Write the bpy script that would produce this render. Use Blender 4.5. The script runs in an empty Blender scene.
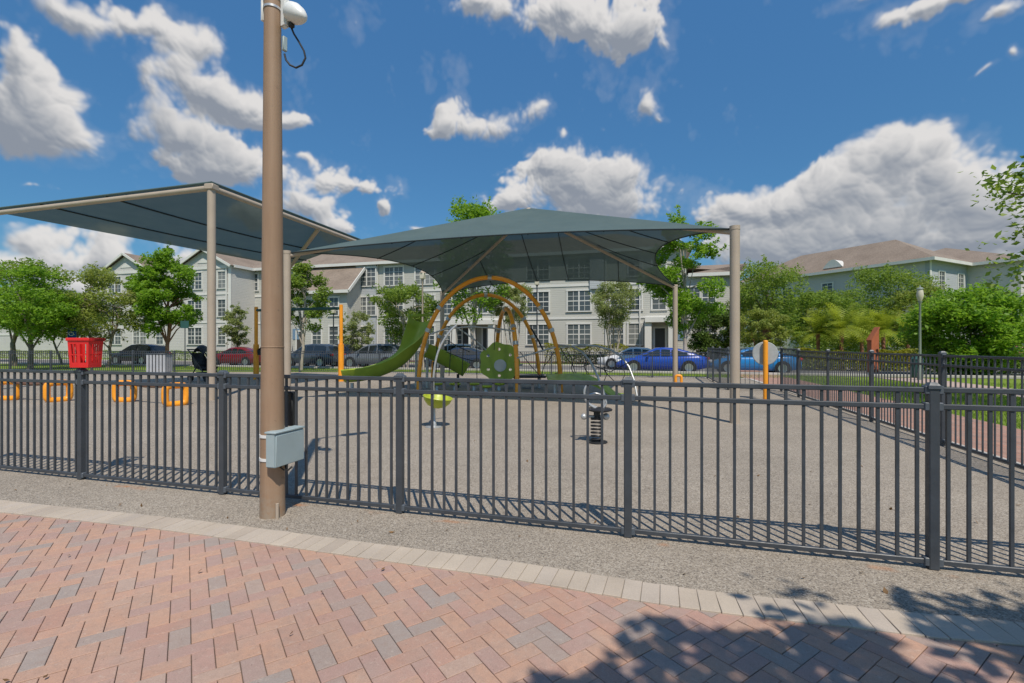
import bpy, bmesh, math, random
import numpy as np
from mathutils import Vector, Matrix
R = math.radians
rnd = random.Random(7)
S = bpy.context.scene
COL = S.collection
CA, SA = math.cos(R(15.8)), math.sin(R(15.8))
F, HZ, EYE = 480.0, 346.0, 1.476

# ------------------------------------------------------------------ camera, sun, sky, exposure
cam_d = bpy.data.cameras.new('camera'); cam = bpy.data.objects.new('camera', cam_d); COL.objects.link(cam)
cam.location = (0, 0, EYE); cam.rotation_euler = (R(90), 0, R(15.8))
cam_d.sensor_width = 36; cam_d.lens = F * 36 / 1024; cam_d.shift_y = 4.5 / 1024
cam_d.clip_start = 0.05; cam_d.clip_end = 3000
S.camera = cam
S.view_settings.view_transform = 'Standard'; S.view_settings.look = 'None'
S.view_settings.gamma = 1; S.view_settings.use_curve_mapping = False
S.view_settings.exposure = 0.62

def site(X, Y):                       # camera-aligned plan metres -> site metres (x along the front fence, y across it)
    return (CA * X - SA * Y, SA * X + CA * Y)
SUN_EL = 57.0
sx, sy = site(0.284, -0.959)          # towards the sun
sl = math.hypot(sx, sy); sx /= sl; sy /= sl
sun_d = bpy.data.lights.new('sun', 'SUN'); sun = bpy.data.objects.new('sun', sun_d); COL.objects.link(sun)
sun_d.energy = 2.75; sun_d.angle = R(0.53); sun_d.color = (1.0, 0.915, 0.79)
to_sun = Vector((sx * math.cos(R(SUN_EL)), sy * math.cos(R(SUN_EL)), math.sin(R(SUN_EL))))
sun.rotation_euler = to_sun.to_track_quat('Z', 'Y').to_euler()
sun.location = to_sun * 60

class N:                              # tiny node helper
    def __init__(s, tree): s.t = tree
    def new(s, typ, **kw):
        n = s.t.nodes.new(typ)
        for k, v in kw.items(): setattr(n, k, v)
        return n
    def link(s, a, b): s.t.links.new(a, b)
    def val(s, inp, v):
        if hasattr(v, 'is_linked') or isinstance(v, bpy.types.NodeSocket): s.link(v, inp)
        else: inp.default_value = v
    def math(s, op, a, b=None, c=None, clamp=False):
        n = s.new('ShaderNodeMath', operation=op, use_clamp=clamp)
        for i, v in enumerate((a, b, c)):
            if v is not None: s.val(n.inputs[i], v)
        return n.outputs[0]
    def vec(s, op, a, b=None):
        n = s.new('ShaderNodeVectorMath', operation=op)
        s.val(n.inputs[0], a)
        if b is not None: s.val(n.inputs[1], b)
        return n.outputs['Value'] if op in ('LENGTH', 'DOT_PRODUCT') else n.outputs[0]
    def mix(s, f, a, b, blend='MIX'):
        n = s.new('ShaderNodeMix', data_type='RGBA', blend_type=blend)
        s.val(n.inputs[0], f)
        for i, v in ((6, a), (7, b)):
            s.val(n.inputs[i], v if not isinstance(v, tuple) else (*v[:3], 1))
        return n.outputs[2]
    def noise(s, vec, scale, detail=4, rough=0.55, dist=0.0):
        n = s.new('ShaderNodeTexNoise')
        if vec is not None: s.link(vec, n.inputs['Vector'])
        n.inputs['Scale'].default_value = scale; n.inputs['Detail'].default_value = detail
        n.inputs['Roughness'].default_value = rough; n.inputs['Distortion'].default_value = dist
        return n.outputs[0]
    def ramp(s, f, stops):
        n = s.new('ShaderNodeValToRGB'); s.link(f, n.inputs[0])
        e = n.color_ramp.elements
        while len(e) < len(stops): e.new(0.5)
        for el, (p, c) in zip(e, stops): el.position = p; el.color = (*c, 1)
        return n.outputs[0]
    def rng(s, f, a, b, c=0.0, d=1.0, smooth=False):
        n = s.new('ShaderNodeMapRange', interpolation_type='SMOOTHSTEP' if smooth else 'LINEAR')
        s.link(f, n.inputs[0])
        for i, v in enumerate((a, b, c, d)): s.val(n.inputs[1 + i], v)
        return n.outputs[0]

# sky: Nishita plus cumulus clouds laid out by azimuth and elevation
W = bpy.data.worlds.new('World'); S.world = W; W.use_nodes = True
wt = W.node_tree; wt.nodes.clear(); w = N(wt)
sky = w.new('ShaderNodeTexSky', sky_type='NISHITA'); sky.sun_disc = False
sky.sun_elevation = R(SUN_EL); sky.sun_rotation = math.atan2(sx, sy)
sky.air_density = 1.0; sky.dust_density = 0.0; sky.ozone_density = 3.0; sky.altitude = 0
def dir_of(px, py):
    X, Z = (px - 512) / F, (HZ - py) / F
    a = math.atan(X) - R(15.8)
    return a, math.atan(Z / math.hypot(1, X)), X
# clouds: surveyed masses (centre and half-size seen from the viewpoint), turned into azimuth / elevation
CLOUDS = [(22,58,50,44),(60,125,50,38),(10,128,62,42),(40,100,45,45),(84,22,62,26),(150,30,66,26),(205,46,26,20),(60,8,40,14),
 (205,92,66,28),(240,105,52,24),(290,122,36,12),(185,138,56,26),(235,165,66,30),(168,116,38,22),(205,172,40,18),(150,76,16,12),
 (300,155,18,7),(350,180,50,17),(383,206,10,13),(315,208,42,22),(335,228,30,12),
 (60,236,66,18),(15,264,60,22),(110,264,40,18),(28,187,42,5),(70,288,70,16),(170,300,120,18),(120,238,46,16),(90,262,60,18),(20,240,40,18),(200,262,60,18),(250,215,30,14),
 (443,128,18,16),(488,124,42,18),(530,108,22,17),(446,110,14,9),(650,108,17,24),(664,122,10,9),(560,134,7,6),(606,126,7,4),(378,120,5,4),
 (560,10,106,24),(625,36,40,28),(478,4,28,20),(590,28,50,22),(580,186,76,32),(542,168,34,26),(622,200,52,26),(508,206,34,18),(562,162,28,20),(418,228,14,5),(600,170,40,24),
 (893,152,64,34),(850,186,84,40),(945,186,66,46),(785,206,76,26),(735,212,42,24),(985,208,40,44),(880,228,160,40),(815,178,30,20),(790,250,120,34),(960,246,110,36),(905,135,34,18),
 (945,6,96,14),(870,0,50,9),(1000,16,34,13),(1022,53,11,9),(985,72,18,4)]
ell = []
for px, py, rx, ry in CLOUDS:
    a, e, X = dir_of(px, py)
    ell.append((a, e, rx / F * math.cos(math.atan(X)) ** 2, ry / F * math.cos(math.atan(X)) * math.cos(e) ** 2))
for a, e, rx, ry in [(-75,14,14,6),(-95,25,16,7),(-120,16,22,8),(-140,34,16,8),(155,24,14,8),(140,12,14,6),(110,15,20,8),(85,24,13,6),(68,34,9,5),(-72,42,12,5),(120,45,16,7),(-130,52,18,8),(60,12,12,6),(20,52,14,6),(-40,60,16,6)]:
    ell.append((R(a - 15.8), R(e), R(rx), R(ry)))
def cloud_map():
    """light and coverage of the clouds over the upper half of the sky (360 x 90 degrees), computed here"""
    Wd, Hd = 4096, 1024
    rs = np.random.RandomState(21)
    A = ((np.arange(Wd) + .5) / Wd * 2 - 1) * np.pi; E = (np.arange(Hd) + .5) / Hd * np.pi / 2
    A = A.astype(np.float32)[None, :]; E = E.astype(np.float32)[:, None]
    def vnoise(fx, fy):               # smooth value noise, wrapping in azimuth
        g = rs.rand(fy + 3, fx).astype(np.float32)
        x = (A[0] / (2 * np.pi) + .5) * fx; y = E[:, 0] / (np.pi / 2) * fy
        xi = np.floor(x).astype(int); yi = np.floor(y).astype(int); tx = x - xi; ty = y - yi
        tx = tx * tx * tx * (tx * (tx * 6 - 15) + 10); ty = ty * ty * ty * (ty * (ty * 6 - 15) + 10)
        r0 = g[:, xi % fx] * (1 - tx) + g[:, (xi + 1) % fx] * tx
        return r0[yi] * (1 - ty)[:, None] + r0[yi + 1] * ty[:, None]
    wx = np.zeros((Hd, Wd), np.float32); wy = wx.copy()
    for k, amp in ((96, .010), (220, .005)):
        wx += (vnoise(k, k // 4) - .5) * 2 * amp; wy += (vnoise(k, k // 4) - .5) * 2 * amp
    AW, EW = A + wx, E + wy
    acc = np.zeros((Hd, Wd), np.float32)
    for a, e, rx, ry in ell:
        m = 1.9
        j0, j1 = np.searchsorted(A[0], [a - rx * m - .02, a + rx * m + .02]); i0, i1 = np.searchsorted(E[:, 0], [e - ry * m - .02, e + ry * m + .02])
        if i1 <= i0 or j1 <= j0: continue
        q = np.sqrt(((AW[i0:i1, j0:j1] - a) / rx) ** 2 + ((EW[i0:i1, j0:j1] - e) / ry) ** 2)
        g = np.clip(1.45 - q, 0, None) * min(1.0, (ry / .045) ** .35)
        acc[i0:i1, j0:j1] = np.sqrt(acc[i0:i1, j0:j1] ** 2 + g ** 2)
    f0 = np.minimum(acc, 1.7) - .62
    def puffs(fx):                    # billows: 1 - distance to the nearest jittered centre
        fy = fx // 4; jx = rs.rand(fy + 3, fx).astype(np.float32); jy = rs.rand(fy + 3, fx).astype(np.float32)
        x = (AW / (2 * np.pi) + .5) * fx; y = EW / (np.pi / 2) * fy
        xi = np.floor(x).astype(np.int32); yi = np.clip(np.floor(y).astype(np.int32), 0, fy); d = np.full(x.shape, 9., np.float32)
        for dx in (-1, 0, 1):
            for dy in (-1, 0, 1):
                cx = (xi + dx) % fx; cy = np.clip(yi + dy, 0, fy + 2)
                d = np.minimum(d, (x - (xi + dx) - jx[cy, cx]) ** 2 + (y - (yi + dy) - jy[cy, cx]) ** 2)
        return 1 - np.sqrt(d)
    f0 = f0 + (puffs(64) - .45) * .42
    bil = (puffs(150) - .5) * .5 + (puffs(330) - .5) * .30 + (puffs(700) - .5) * .17
    fb = np.zeros((Hd, Wd), np.float32); amp = .5
    for k in (64, 128, 256, 512, 1024):
        fb += (vnoise(k, k // 4) - .5) * amp; amp *= .62
    dens = f0 * 1.0 + bil * .95 + fb * .55
    soft = .30 + .40 * np.clip(vnoise(90, 22) * 1.6 - .4, 0, 1)
    cov = np.clip(dens / soft, 0, 1); cov = cov * cov * (3 - 2 * cov)
    veil = np.clip((dens + .22 + fb * .9) / .5, 0, 1) * .11
    cov = np.maximum(cov, veil)
    def blur(z, r):
        for ax, rr in ((0, r), (1, r)):
            for _ in range(2):
                c = np.cumsum(np.concatenate([np.repeat(np.take(z, [0], ax), rr + 1, ax), z, np.repeat(np.take(z, [-1], ax), rr, ax)], ax), ax, dtype=np.float64)
                n = z.shape[ax]; z = ((np.take(c, range(2 * rr + 1, 2 * rr + 1 + n), ax) - np.take(c, range(0, n), ax)) / (2 * rr + 1)).astype(np.float32)
        return z
    h = np.clip(f0 + bil * 1.1 + fb * .3 + .1, 0, 1.5) ** .7
    h = h * .13 + blur(h, 4) * .30 + blur(h, 11) * .57
    gy, gx = np.gradient(h)
    k_ = 36.0; nz = 1 / np.sqrt(1 + (gx * k_) ** 2 + (gy * k_) ** 2)
    lam = np.clip((-gx * k_ * .25 - gy * k_ * .62 + .72) * nz, 0, 1)
    # how much cloud lies above each point: grey bases
    cb = blur(cov, 4); occ = np.zeros_like(cb)
    for sft, wgt in ((10, .3), (22, .3), (38, .25), (58, .15)):
        z = np.zeros_like(cb); z[:-sft] = cb[sft:]; occ += z * wgt
    lam = lam * (1 - .40 * occ ** 1.6) + .05 * fb
    thin = np.clip(dens / .9, 0, 1)
    light = np.clip(lam * (.72 + .28 * (1 - thin)) + .2 * (1 - thin), 0, 1)
    light = np.clip((light - .16) / .62, 0, 1)
    out = np.empty((Hd, Wd, 4), np.float32); out[..., 0] = light; out[..., 1] = cov; out[..., 2] = 0; out[..., 3] = 1
    img = bpy.data.images.new('cloud_cover', Wd, Hd, float_buffer=True, is_data=True)
    img.pixels.foreach_set(out.ravel()); img.update(); img.pack()
    return img
tc = w.new('ShaderNodeTexCoord'); sep = w.new('ShaderNodeSeparateXYZ'); w.link(tc.outputs['Generated'], sep.inputs[0])
az = w.math('ARCTAN2', sep.outputs[0], sep.outputs[1])       # 0 = site +y, positive to +x
el = w.math('ARCSINE', sep.outputs[2])
uvc = w.new('ShaderNodeCombineXYZ'); w.link(w.math('ADD', w.math('MULTIPLY', az, 1 / (2 * math.pi)), 0.5), uvc.inputs[0]); w.link(w.math('MULTIPLY', el, 2 / math.pi), uvc.inputs[1])
it = w.new('ShaderNodeTexImage'); it.image = cloud_map(); it.extension = 'EXTEND'; it.interpolation = 'Cubic'; w.link(uvc.outputs[0], it.inputs[0])
ic = w.new('ShaderNodeSeparateColor'); w.link(it.outputs[0], ic.inputs[0])
ccol = w.ramp(ic.outputs[0], [(0.0, (1.55, 1.72, 2.02)), (0.3, (2.3, 2.4, 2.58)), (0.62, (3.4, 3.38, 3.4)), (1.0, (4.4, 4.28, 4.18))])
skyc = w.mix(1.0, sky.outputs[0], (0.42, 0.74, 0.88), 'MULTIPLY')
dim = w.rng(el, 0.0, 0.62, 0.42, 0.95); dc = w.new('ShaderNodeCombineXYZ')      # the deep, even blue of the photograph down to the skyline
for i_ in range(3): w.link(dim, dc.inputs[i_])
skyc = w.mix(1.0, skyc, dc.outputs[0], 'MULTIPLY')
above = w.rng(el, 0.0, 0.05)
out = w.mix(w.math('MULTIPLY', w.math('MULTIPLY', ic.outputs[1], above), 0.97), skyc, ccol)
bg = w.new('ShaderNodeBackground'); w.link(out, bg.inputs[0]); bg.inputs[1].default_value = 0.112
wo = w.new('ShaderNodeOutputWorld'); w.link(bg.outputs[0], wo.inputs[0])
W.cycles.sampling_method = 'MANUAL'; W.cycles.sample_map_resolution = 512

# ------------------------------------------------------------------ pixel <-> place helpers (used to survey the photograph)
def PD(px, Y, z=0.0):
    x, y = site((px - 512) / F * Y, Y); return Vector((x, y, z))
def PZ(px, py, Y):
    return PD(px, Y, EYE + (HZ - py) / F * Y)
def GR(px, py):
    return PD(px, EYE * F / (py - HZ))
def FV(px, py, v):                    # point on a facade plane y = v
    k = (px - 512) / F; Y = v / (CA + SA * k)
    return (Y * (CA * k - SA), EYE + (HZ - py) / F * Y)

# ------------------------------------------------------------------ materials
MATS = {}
def mat(name, col, rough=0.6, metal=0.0, var=0.0, vscale=3.0, bump=0.0, bscale=40.0, spec=0.5, coat=0.0, island=0.0):
    if name in MATS: return MATS[name]
    m = bpy.data.materials.new(name); m.use_nodes = True; t = N(m.node_tree)
    b = m.node_tree.nodes['Principled BSDF']
    b.inputs['Roughness'].default_value = rough; b.inputs['Metallic'].default_value = metal
    b.inputs['Specular IOR Level'].default_value = spec
    b.inputs['Coat Weight'].default_value = coat
    c = (*col, 1)
    co = t.new('ShaderNodeTexCoord').outputs['Object']
    base = None
    if var > 0:
        f = t.noise(co, vscale, 6, 0.6)
        lo = tuple(x * (1 - var) for x in col); hi = tuple(min(1, x * (1 + var)) for x in col)
        base = t.mix(t.rng(f, 0.3, 0.7), lo, hi)
    if island > 0:
        g = t.new('ShaderNodeNewGeometry').outputs['Random Per Island']
        hv = t.new('ShaderNodeHueSaturation'); t.link(t.rng(g, 0, 1, 1 - island, 1 + island), hv.inputs['Value'])
        if base is not None: t.link(base, hv.inputs['Color'])
        else: hv.inputs['Color'].default_value = c
        base = hv.outputs[0]
    if base is not None: t.link(base, b.inputs['Base Color'])
    else: b.inputs['Base Color'].default_value = c
    if var > 0:
        t.link(t.rng(t.noise(co, vscale * 2.3, 4), 0.3, 0.7, max(0.05, rough - 0.1), min(1, rough + 0.12)), b.inputs['Roughness'])
    if bump > 0:
        bp = t.new('ShaderNodeBump'); bp.inputs['Strength'].default_value = bump; bp.inputs['Distance'].default_value = 0.02
        t.link(t.noise(co, bscale, 4), bp.inputs['Height']); t.link(bp.outputs[0], b.inputs['Normal'])
    MATS[name] = m; return m

def leaf_mat(name, dark, light, trans=0.35, hue=0.03):
    if name in MATS: return MATS[name]
    m = bpy.data.materials.new(name); m.use_nodes = True; t = N(m.node_tree); m.node_tree.nodes.clear()
    g = t.new('ShaderNodeNewGeometry').outputs['Random Per Island']
    co = t.new('ShaderNodeTexCoord').outputs['Object']
    c = t.mix(g, dark, light)
    c = t.mix(t.rng(t.noise(co, 0.9, 3), 0.35, 0.65, 0, 0.55), c, tuple(0.5 * (a + b) * f for a, b, f in zip(dark, light, (1.15, 1.0, 0.75))))
    p = t.new('ShaderNodeBsdfPrincipled'); t.link(c, p.inputs['Base Color'])
    p.inputs['Roughness'].default_value = 0.5; p.inputs['Specular IOR Level'].default_value = 0.35
    tr = t.new('ShaderNodeBsdfTranslucent')
    t.link(t.mix(0.5, c, (light[0] * 1.5, light[1] * 1.45, light[2] * 0.8)), tr.inputs[0])
    mx = t.new('ShaderNodeMixShader'); mx.inputs[0].default_value = trans
    t.link(p.outputs[0], mx.inputs[1]); t.link(tr.outputs[0], mx.inputs[2])
    o = t.new('ShaderNodeOutputMaterial'); t.link(mx.outputs[0], o.inputs[0])
    MATS[name] = m; return m

def raw_mat(name, fn):
    m = bpy.data.materials.new(name); m.use_nodes = True; t = N(m.node_tree)
    b = m.node_tree.nodes['Principled BSDF']; fn(t, b); MATS[name] = m; return m

def f_pebble(t, b):
    co = t.new('ShaderNodeTexCoord').outputs['Object']
    v = t.new('ShaderNodeTexVoronoi'); t.link(co, v.inputs['Vector']); v.inputs['Scale'].default_value = 120
    sp = t.new('ShaderNodeSeparateColor'); t.link(v.outputs['Color'], sp.inputs[0])
    c = t.ramp(sp.outputs[0], [(0.0, (0.14, 0.12, 0.098)), (0.12, (0.20, 0.17, 0.138)), (0.4, (0.30, 0.255, 0.20)), (0.75, (0.355, 0.305, 0.245)), (1.0, (0.46, 0.41, 0.34))])
    big = t.noise(co, 0.55, 5, 0.6)
    mid = t.noise(co, 6, 4, 0.6)
    k = t.math('ADD', t.rng(big, 0.3, 0.7, -0.13, 0.1), t.rng(mid, 0.3, 0.7, -0.06, 0.06))
    hv = t.new('ShaderNodeHueSaturation'); t.link(t.math('ADD', 1.0, k), hv.inputs['Value']); t.link(c, hv.inputs['Color'])
    hv.inputs['Saturation'].default_value = 0.92
    # rust smudges where the fence feet stand
    sepc = t.new('ShaderNodeSeparateXYZ'); t.link(co, sepc.inputs[0])
    near = t.rng(t.math('ABSOLUTE', t.math('SUBTRACT', sepc.outputs[1], 3.745)), 0.0, 0.06, 1, 0)
    rust = t.math('MULTIPLY', near, t.rng(t.noise(co, 1.7, 3, 0.7), 0.58, 0.68))
    base = t.mix(t.math('MULTIPLY', rust, 0.75), hv.outputs[0], (0.42, 0.17, 0.06))
    t.link(base, b.inputs['Base Color']); b.inputs['Roughness'].default_value = 0.9; b.inputs['Specular IOR Level'].default_value = 0.25
    bp = t.new('ShaderNodeBump'); bp.inputs['Strength'].default_value = 0.5; bp.inputs['Distance'].default_value = 0.006
    t.link(v.outputs['Distance'], bp.inputs['Height']); bp.invert = True; t.link(bp.outputs[0], b.inputs['Normal'])
M_PEB = raw_mat('pebble_rubber', f_pebble)

def f_paver(t, b):
    co = t.new('ShaderNodeTexCoord').outputs['Object']
    g = t.new('ShaderNodeNewGeometry').outputs['Random Per Island']
    c = t.ramp(g, [(0.0, (0.42, 0.25, 0.195)), (0.2, (0.46, 0.285, 0.21)), (0.42, (0.49, 0.30, 0.215)), (0.6, (0.43, 0.265, 0.22)), (0.76, (0.39, 0.26, 0.225)), (0.88, (0.35, 0.275, 0.24)), (0.95, (0.32, 0.275, 0.25)), (1.0, (0.47, 0.32, 0.25))])
    n = t.noise(co, 5.0, 6, 0.65)
    fine = t.noise(co, 160, 3, 0.7)
    c = t.mix(t.rng(n, 0.40, 0.72, 0.08, 0.5), c, (0.36, 0.295, 0.255))
    blot = t.noise(co, 22.0, 5, 0.7)
    c = t.mix(t.rng(blot, 0.46, 0.74, 0, 0.5), c, (0.30, 0.215, 0.18))
    c = t.mix(t.rng(t.noise(co, 34.0, 4, 0.7), 0.58, 0.76, 0, 0.55), c, (0.52, 0.43, 0.36))
    chip = t.rng(t.noise(co, 75.0, 2, 0.5), 0.70, 0.76)
    c = t.mix(t.math('MULTIPLY', chip, 0.6), c, (0.13, 0.09, 0.075))
    hv = t.new('ShaderNodeHueSaturation'); t.link(c, hv.inputs['Color'])
    t.link(t.math('ADD', t.rng(fine, 0.3, 0.7, 0.89, 1.15), t.rng(t.noise(co, 0.7, 4), 0.3, 0.7, -0.10, 0.08)), hv.inputs['Value'])
    hv.inputs['Saturation'].default_value = 1.04
    t.link(hv.outputs[0], b.inputs['Base Color']); b.inputs['Roughness'].default_value = 0.88; b.inputs['Specular IOR Level'].default_value = 0.25
    bp = t.new('ShaderNodeBump'); bp.inputs['Strength'].default_value = 0.35; bp.inputs['Distance'].default_value = 0.004
    t.link(fine, bp.inputs['Height']); t.link(bp.outputs[0], b.inputs['Normal'])
M_PAV = raw_mat('paver', f_paver)
def f_band(t, b):
    co = t.new('ShaderNodeTexCoord').outputs['Object']
    g = t.new('ShaderNodeNewGeometry').outputs['Random Per Island']
    c = t.ramp(g, [(0.0, (0.41, 0.345, 0.28)), (0.5, (0.47, 0.40, 0.32)), (1.0, (0.43, 0.37, 0.31))])
    fine = t.noise(co, 150, 3, 0.7)
    hv = t.new('ShaderNodeHueSaturation'); t.link(c, hv.inputs['Color'])
    t.link(t.math('ADD', t.rng(fine, 0.3, 0.7, 0.88, 1.12), t.rng(t.noise(co, 2.5, 4), 0.3, 0.7, -0.1, 0.1)), hv.inputs['Value'])
    t.link(hv.outputs[0], b.inputs['Base Color']); b.inputs['Roughness'].default_value = 0.9
M_BAND = raw_mat('band_paver', f_band)
def f_grass(t, b):
    co = t.new('ShaderNodeTexCoord').outputs['Object']
    n = t.noise(co, 0.35, 6, 0.65); f = t.noise(co, 14, 5, 0.7)
    c = t.ramp(n, [(0.25, (0.12, 0.19, 0.03)), (0.5, (0.185, 0.27, 0.042)), (0.75, (0.25, 0.295, 0.08))])
    hv = t.new('ShaderNodeHueSaturation'); t.link(c, hv.inputs['Color']); t.link(t.rng(f, 0.3, 0.7, 0.65, 1.35), hv.inputs['Value'])
    t.link(hv.outputs[0], b.inputs['Base Color']); b.inputs['Roughness'].default_value = 0.95; b.inputs['Specular IOR Level'].default_value = 0.1
    bp = t.new('ShaderNodeBump'); bp.inputs['Strength'].default_value = 0.8; bp.inputs['Distance'].default_value = 0.05
    t.link(f, bp.inputs['Height']); t.link(bp.outputs[0], b.inputs['Normal'])
M_GRASS = raw_mat('grass_ground', f_grass)
def f_brickpath(t, b):
    co = t.new('ShaderNodeTexCoord').outputs['Object']
    br = t.new('ShaderNodeTexBrick'); t.link(co, br.inputs['Vector'])
    br.inputs['Scale'].default_value = 1; br.inputs['Brick Width'].default_value = 0.23; br.inputs['Row Height'].default_value = 0.115; br.inputs['Mortar Size'].default_value = 0.004
    br.inputs['Color1'].default_value = (0.40, 0.21, 0.15, 1); br.inputs['Color2'].default_value = (0.33, 0.215, 0.17, 1); br.inputs['Mortar'].default_value = (0.16, 0.12, 0.1, 1)
    hv = t.new('ShaderNodeHueSaturation'); t.link(br.outputs[0], hv.inputs['Color']); t.link(t.rng(t.noise(co, 3, 5), 0.3, 0.7, 0.82, 1.18), hv.inputs['Value'])
    t.link(hv.outputs[0], b.inputs['Base Color']); b.inputs['Roughness'].default_value = 0.9
M_BPATH = raw_mat('brick_path', f_brickpath)
def f_shingle(t, b):
    co = t.new('ShaderNodeTexCoord').outputs['Object']
    n = t.noise(co, 0.5, 5, 0.6)
    wv = t.noise(t.vec('MULTIPLY', co, (3.0, 9.0, 16.0)), 1.0, 3, 0.7)
    c = t.mix(t.rng(n, 0.3, 0.7), (0.20, 0.155, 0.12), (0.265, 0.21, 0.165))
    hv = t.new('ShaderNodeHueSaturation'); t.link(c, hv.inputs['Color']); t.link(t.rng(wv, 0.3, 0.7, 0.75, 1.25), hv.inputs['Value'])
    t.link(hv.outputs[0], b.inputs['Base Color']); b.inputs['Roughness'].default_value = 0.95
M_ROOF = raw_mat('shingle', f_shingle)
def siding(name, col):
    def f(t, b):
        co = t.new('ShaderNodeTexCoord').outputs['Object']
        s = t.new('ShaderNodeSeparateXYZ'); t.link(co, s.inputs[0])
        fr = t.math('FRACT', t.math('MULTIPLY', s.outputs[2], 1 / 0.18))
        n = t.noise(co, 0.4, 5, 0.6)
        c = t.mix(t.rng(n, 0.3, 0.7), tuple(x * 0.93 for x in col), tuple(min(1, x * 1.05) for x in col))
        t.link(c, b.inputs['Base Color']); b.inputs['Roughness'].default_value = 0.75
        bp = t.new('ShaderNodeBump'); bp.inputs['Strength'].default_value = 0.7; bp.inputs['Distance'].default_value = 0.02
        t.link(fr, bp.inputs['Height']); bp.invert = True; t.link(bp.outputs[0], b.inputs['Normal'])
    return raw_mat(name, f)
M_WALLG = siding('siding_sage', (0.46, 0.455, 0.41))
M_WALLB = siding('siding_blue', (0.40, 0.42, 0.435))
M_WALLW = siding('siding_pale', (0.52, 0.51, 0.48))
def f_canopy(t, b):
    nt = t.t
    co = t.new('ShaderNodeTexCoord').outputs['Object']
    n = t.noise(co, 1.2, 5, 0.6); f = t.noise(co, 140, 2, 0.6)
    c = t.mix(t.rng(n, 0.3, 0.7), (0.085, 0.127, 0.129), (0.105, 0.15, 0.150))
    t.link(c, b.inputs['Base Color']); b.inputs['Roughness'].default_value = 0.85; b.inputs['Specular IOR Level'].default_value = 0.2
    bp = t.new('ShaderNodeBump'); bp.inputs['Strength'].default_value = 0.3; bp.inputs['Distance'].default_value = 0.03
    t.link(t.noise(co, 1.6, 3, 0.5), bp.inputs['Height']); t.link(bp.outputs[0], b.inputs['Normal'])
    tr = t.new('ShaderNodeBsdfTranslucent'); t.link(c, tr.inputs[0])
    m1 = t.new('ShaderNodeMixShader'); m1.inputs[0].default_value = 0.08; t.link(b.outputs[0], m1.inputs[1]); t.link(tr.outputs[0], m1.inputs[2])
    tp = t.new('ShaderNodeBsdfTransparent'); tp.inputs[0].default_value = (0.72, 0.9, 0.94, 1)
    m2 = t.new('ShaderNodeMixShader'); m2.inputs[0].default_value = 0.075
    t.link(m1.outputs[0], m2.inputs[1]); t.link(tp.outputs[0], m2.inputs[2])
    t.link(m2.outputs[0], nt.nodes['Material Output'].inputs[0])
M_CAN = raw_mat('shade_cloth', f_canopy)
def f_bark(t, b):
    co = t.new('ShaderNodeTexCoord').outputs['Object']
    n = t.noise(t.vec('MULTIPLY', co, (9, 9, 2)), 1.5, 6, 0.65)
    t.link(t.mix(t.rng(n, 0.3, 0.7), (0.10, 0.075, 0.055), (0.26, 0.22, 0.18)), b.inputs['Base Color']); b.inputs['Roughness'].default_value = 0.95
    bp = t.new('ShaderNodeBump'); bp.inputs['Strength'].default_value = 0.8; bp.inputs['Distance'].default_value = 0.03
    t.link(n, bp.inputs['Height']); t.link(bp.outputs[0], b.inputs['Normal'])
M_BARK = raw_mat('bark', f_bark)
M_BARKP = mat('pale_bark', (0.42, 0.36, 0.30), 0.85, var=0.3, vscale=4)
M_BARKR = mat('red_bark', (0.27, 0.12, 0.075), 0.85, var=0.3, vscale=4)
M_FEN = mat('charcoal_metal', (0.052, 0.060, 0.072), 0.42, var=0.22, vscale=5, spec=0.5, bump=0.05, bscale=60)
M_FENL = mat('worn_metal', (0.085, 0.10, 0.12), 0.45, var=0.3, vscale=14)
M_BLK = mat('black_plastic', (0.018, 0.019, 0.021), 0.5, var=0.2, vscale=6)
M_TAN = mat('tan_paint', (0.42, 0.345, 0.27), 0.55, var=0.07, vscale=2.5)
M_POLE = mat('brown_pole', (0.315, 0.205, 0.125), 0.6, var=0.12, vscale=1.4, bump=0.12, bscale=45)
M_ORG = mat('orange_steel', (0.95, 0.355, 0.025), 0.32, var=0.1, vscale=3)
M_GRN = mat('green_plastic', (0.30, 0.40, 0.042), 0.42, var=0.1, vscale=3)
M_LIME = mat('lime_plastic', (0.40, 0.46, 0.03), 0.42, var=0.1, vscale=5)
M_SIL = mat('silver_pipe', (0.52, 0.53, 0.53), 0.4, 0.5, var=0.1, vscale=6)
M_ROPE = mat('dark_rope', (0.03, 0.033, 0.035), 0.85, var=0.3, vscale=30)
M_BROWN = mat('brown_pipe', (0.14, 0.07, 0.04), 0.5, var=0.2, vscale=5)
def f_pole(t, b):
    co = t.new('ShaderNodeTexCoord').outputs['Object']
    st = t.noise(t.vec('MULTIPLY', co, (14, 14, .7)), 1.0, 5, .65); n = t.noise(co, 2.2, 5, .6); sp = t.noise(co, 26, 3, .6)
    c = t.mix(t.rng(st, .3, .7), (0.265, 0.17, 0.105), (0.335, 0.22, 0.14))
    c = t.mix(t.rng(n, .5, .75, 0, .45), c, (0.36, 0.26, 0.18)); c = t.mix(t.rng(sp, .66, .74, 0, .6), c, (0.16, 0.11, 0.075))
    sz = t.new('ShaderNodeSeparateXYZ'); t.link(co, sz.inputs[0])
    foot = t.math('MULTIPLY', t.rng(sz.outputs[2], .0, .35, 1, 0), t.rng(sp, .35, .6))
    c = t.mix(t.math('MULTIPLY', foot, .6), c, (0.33, 0.28, 0.22))
    t.link(c, b.inputs['Base Color']); b.inputs['Roughness'].default_value = .62
    bp = t.new('ShaderNodeBump'); bp.inputs['Strength'].default_value = .15; bp.inputs['Distance'].default_value = .01; t.link(st, bp.inputs['Height']); t.link(bp.outputs[0], b.inputs['Normal'])
M_POLE = raw_mat('brown_pole_paint', f_pole)
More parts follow.
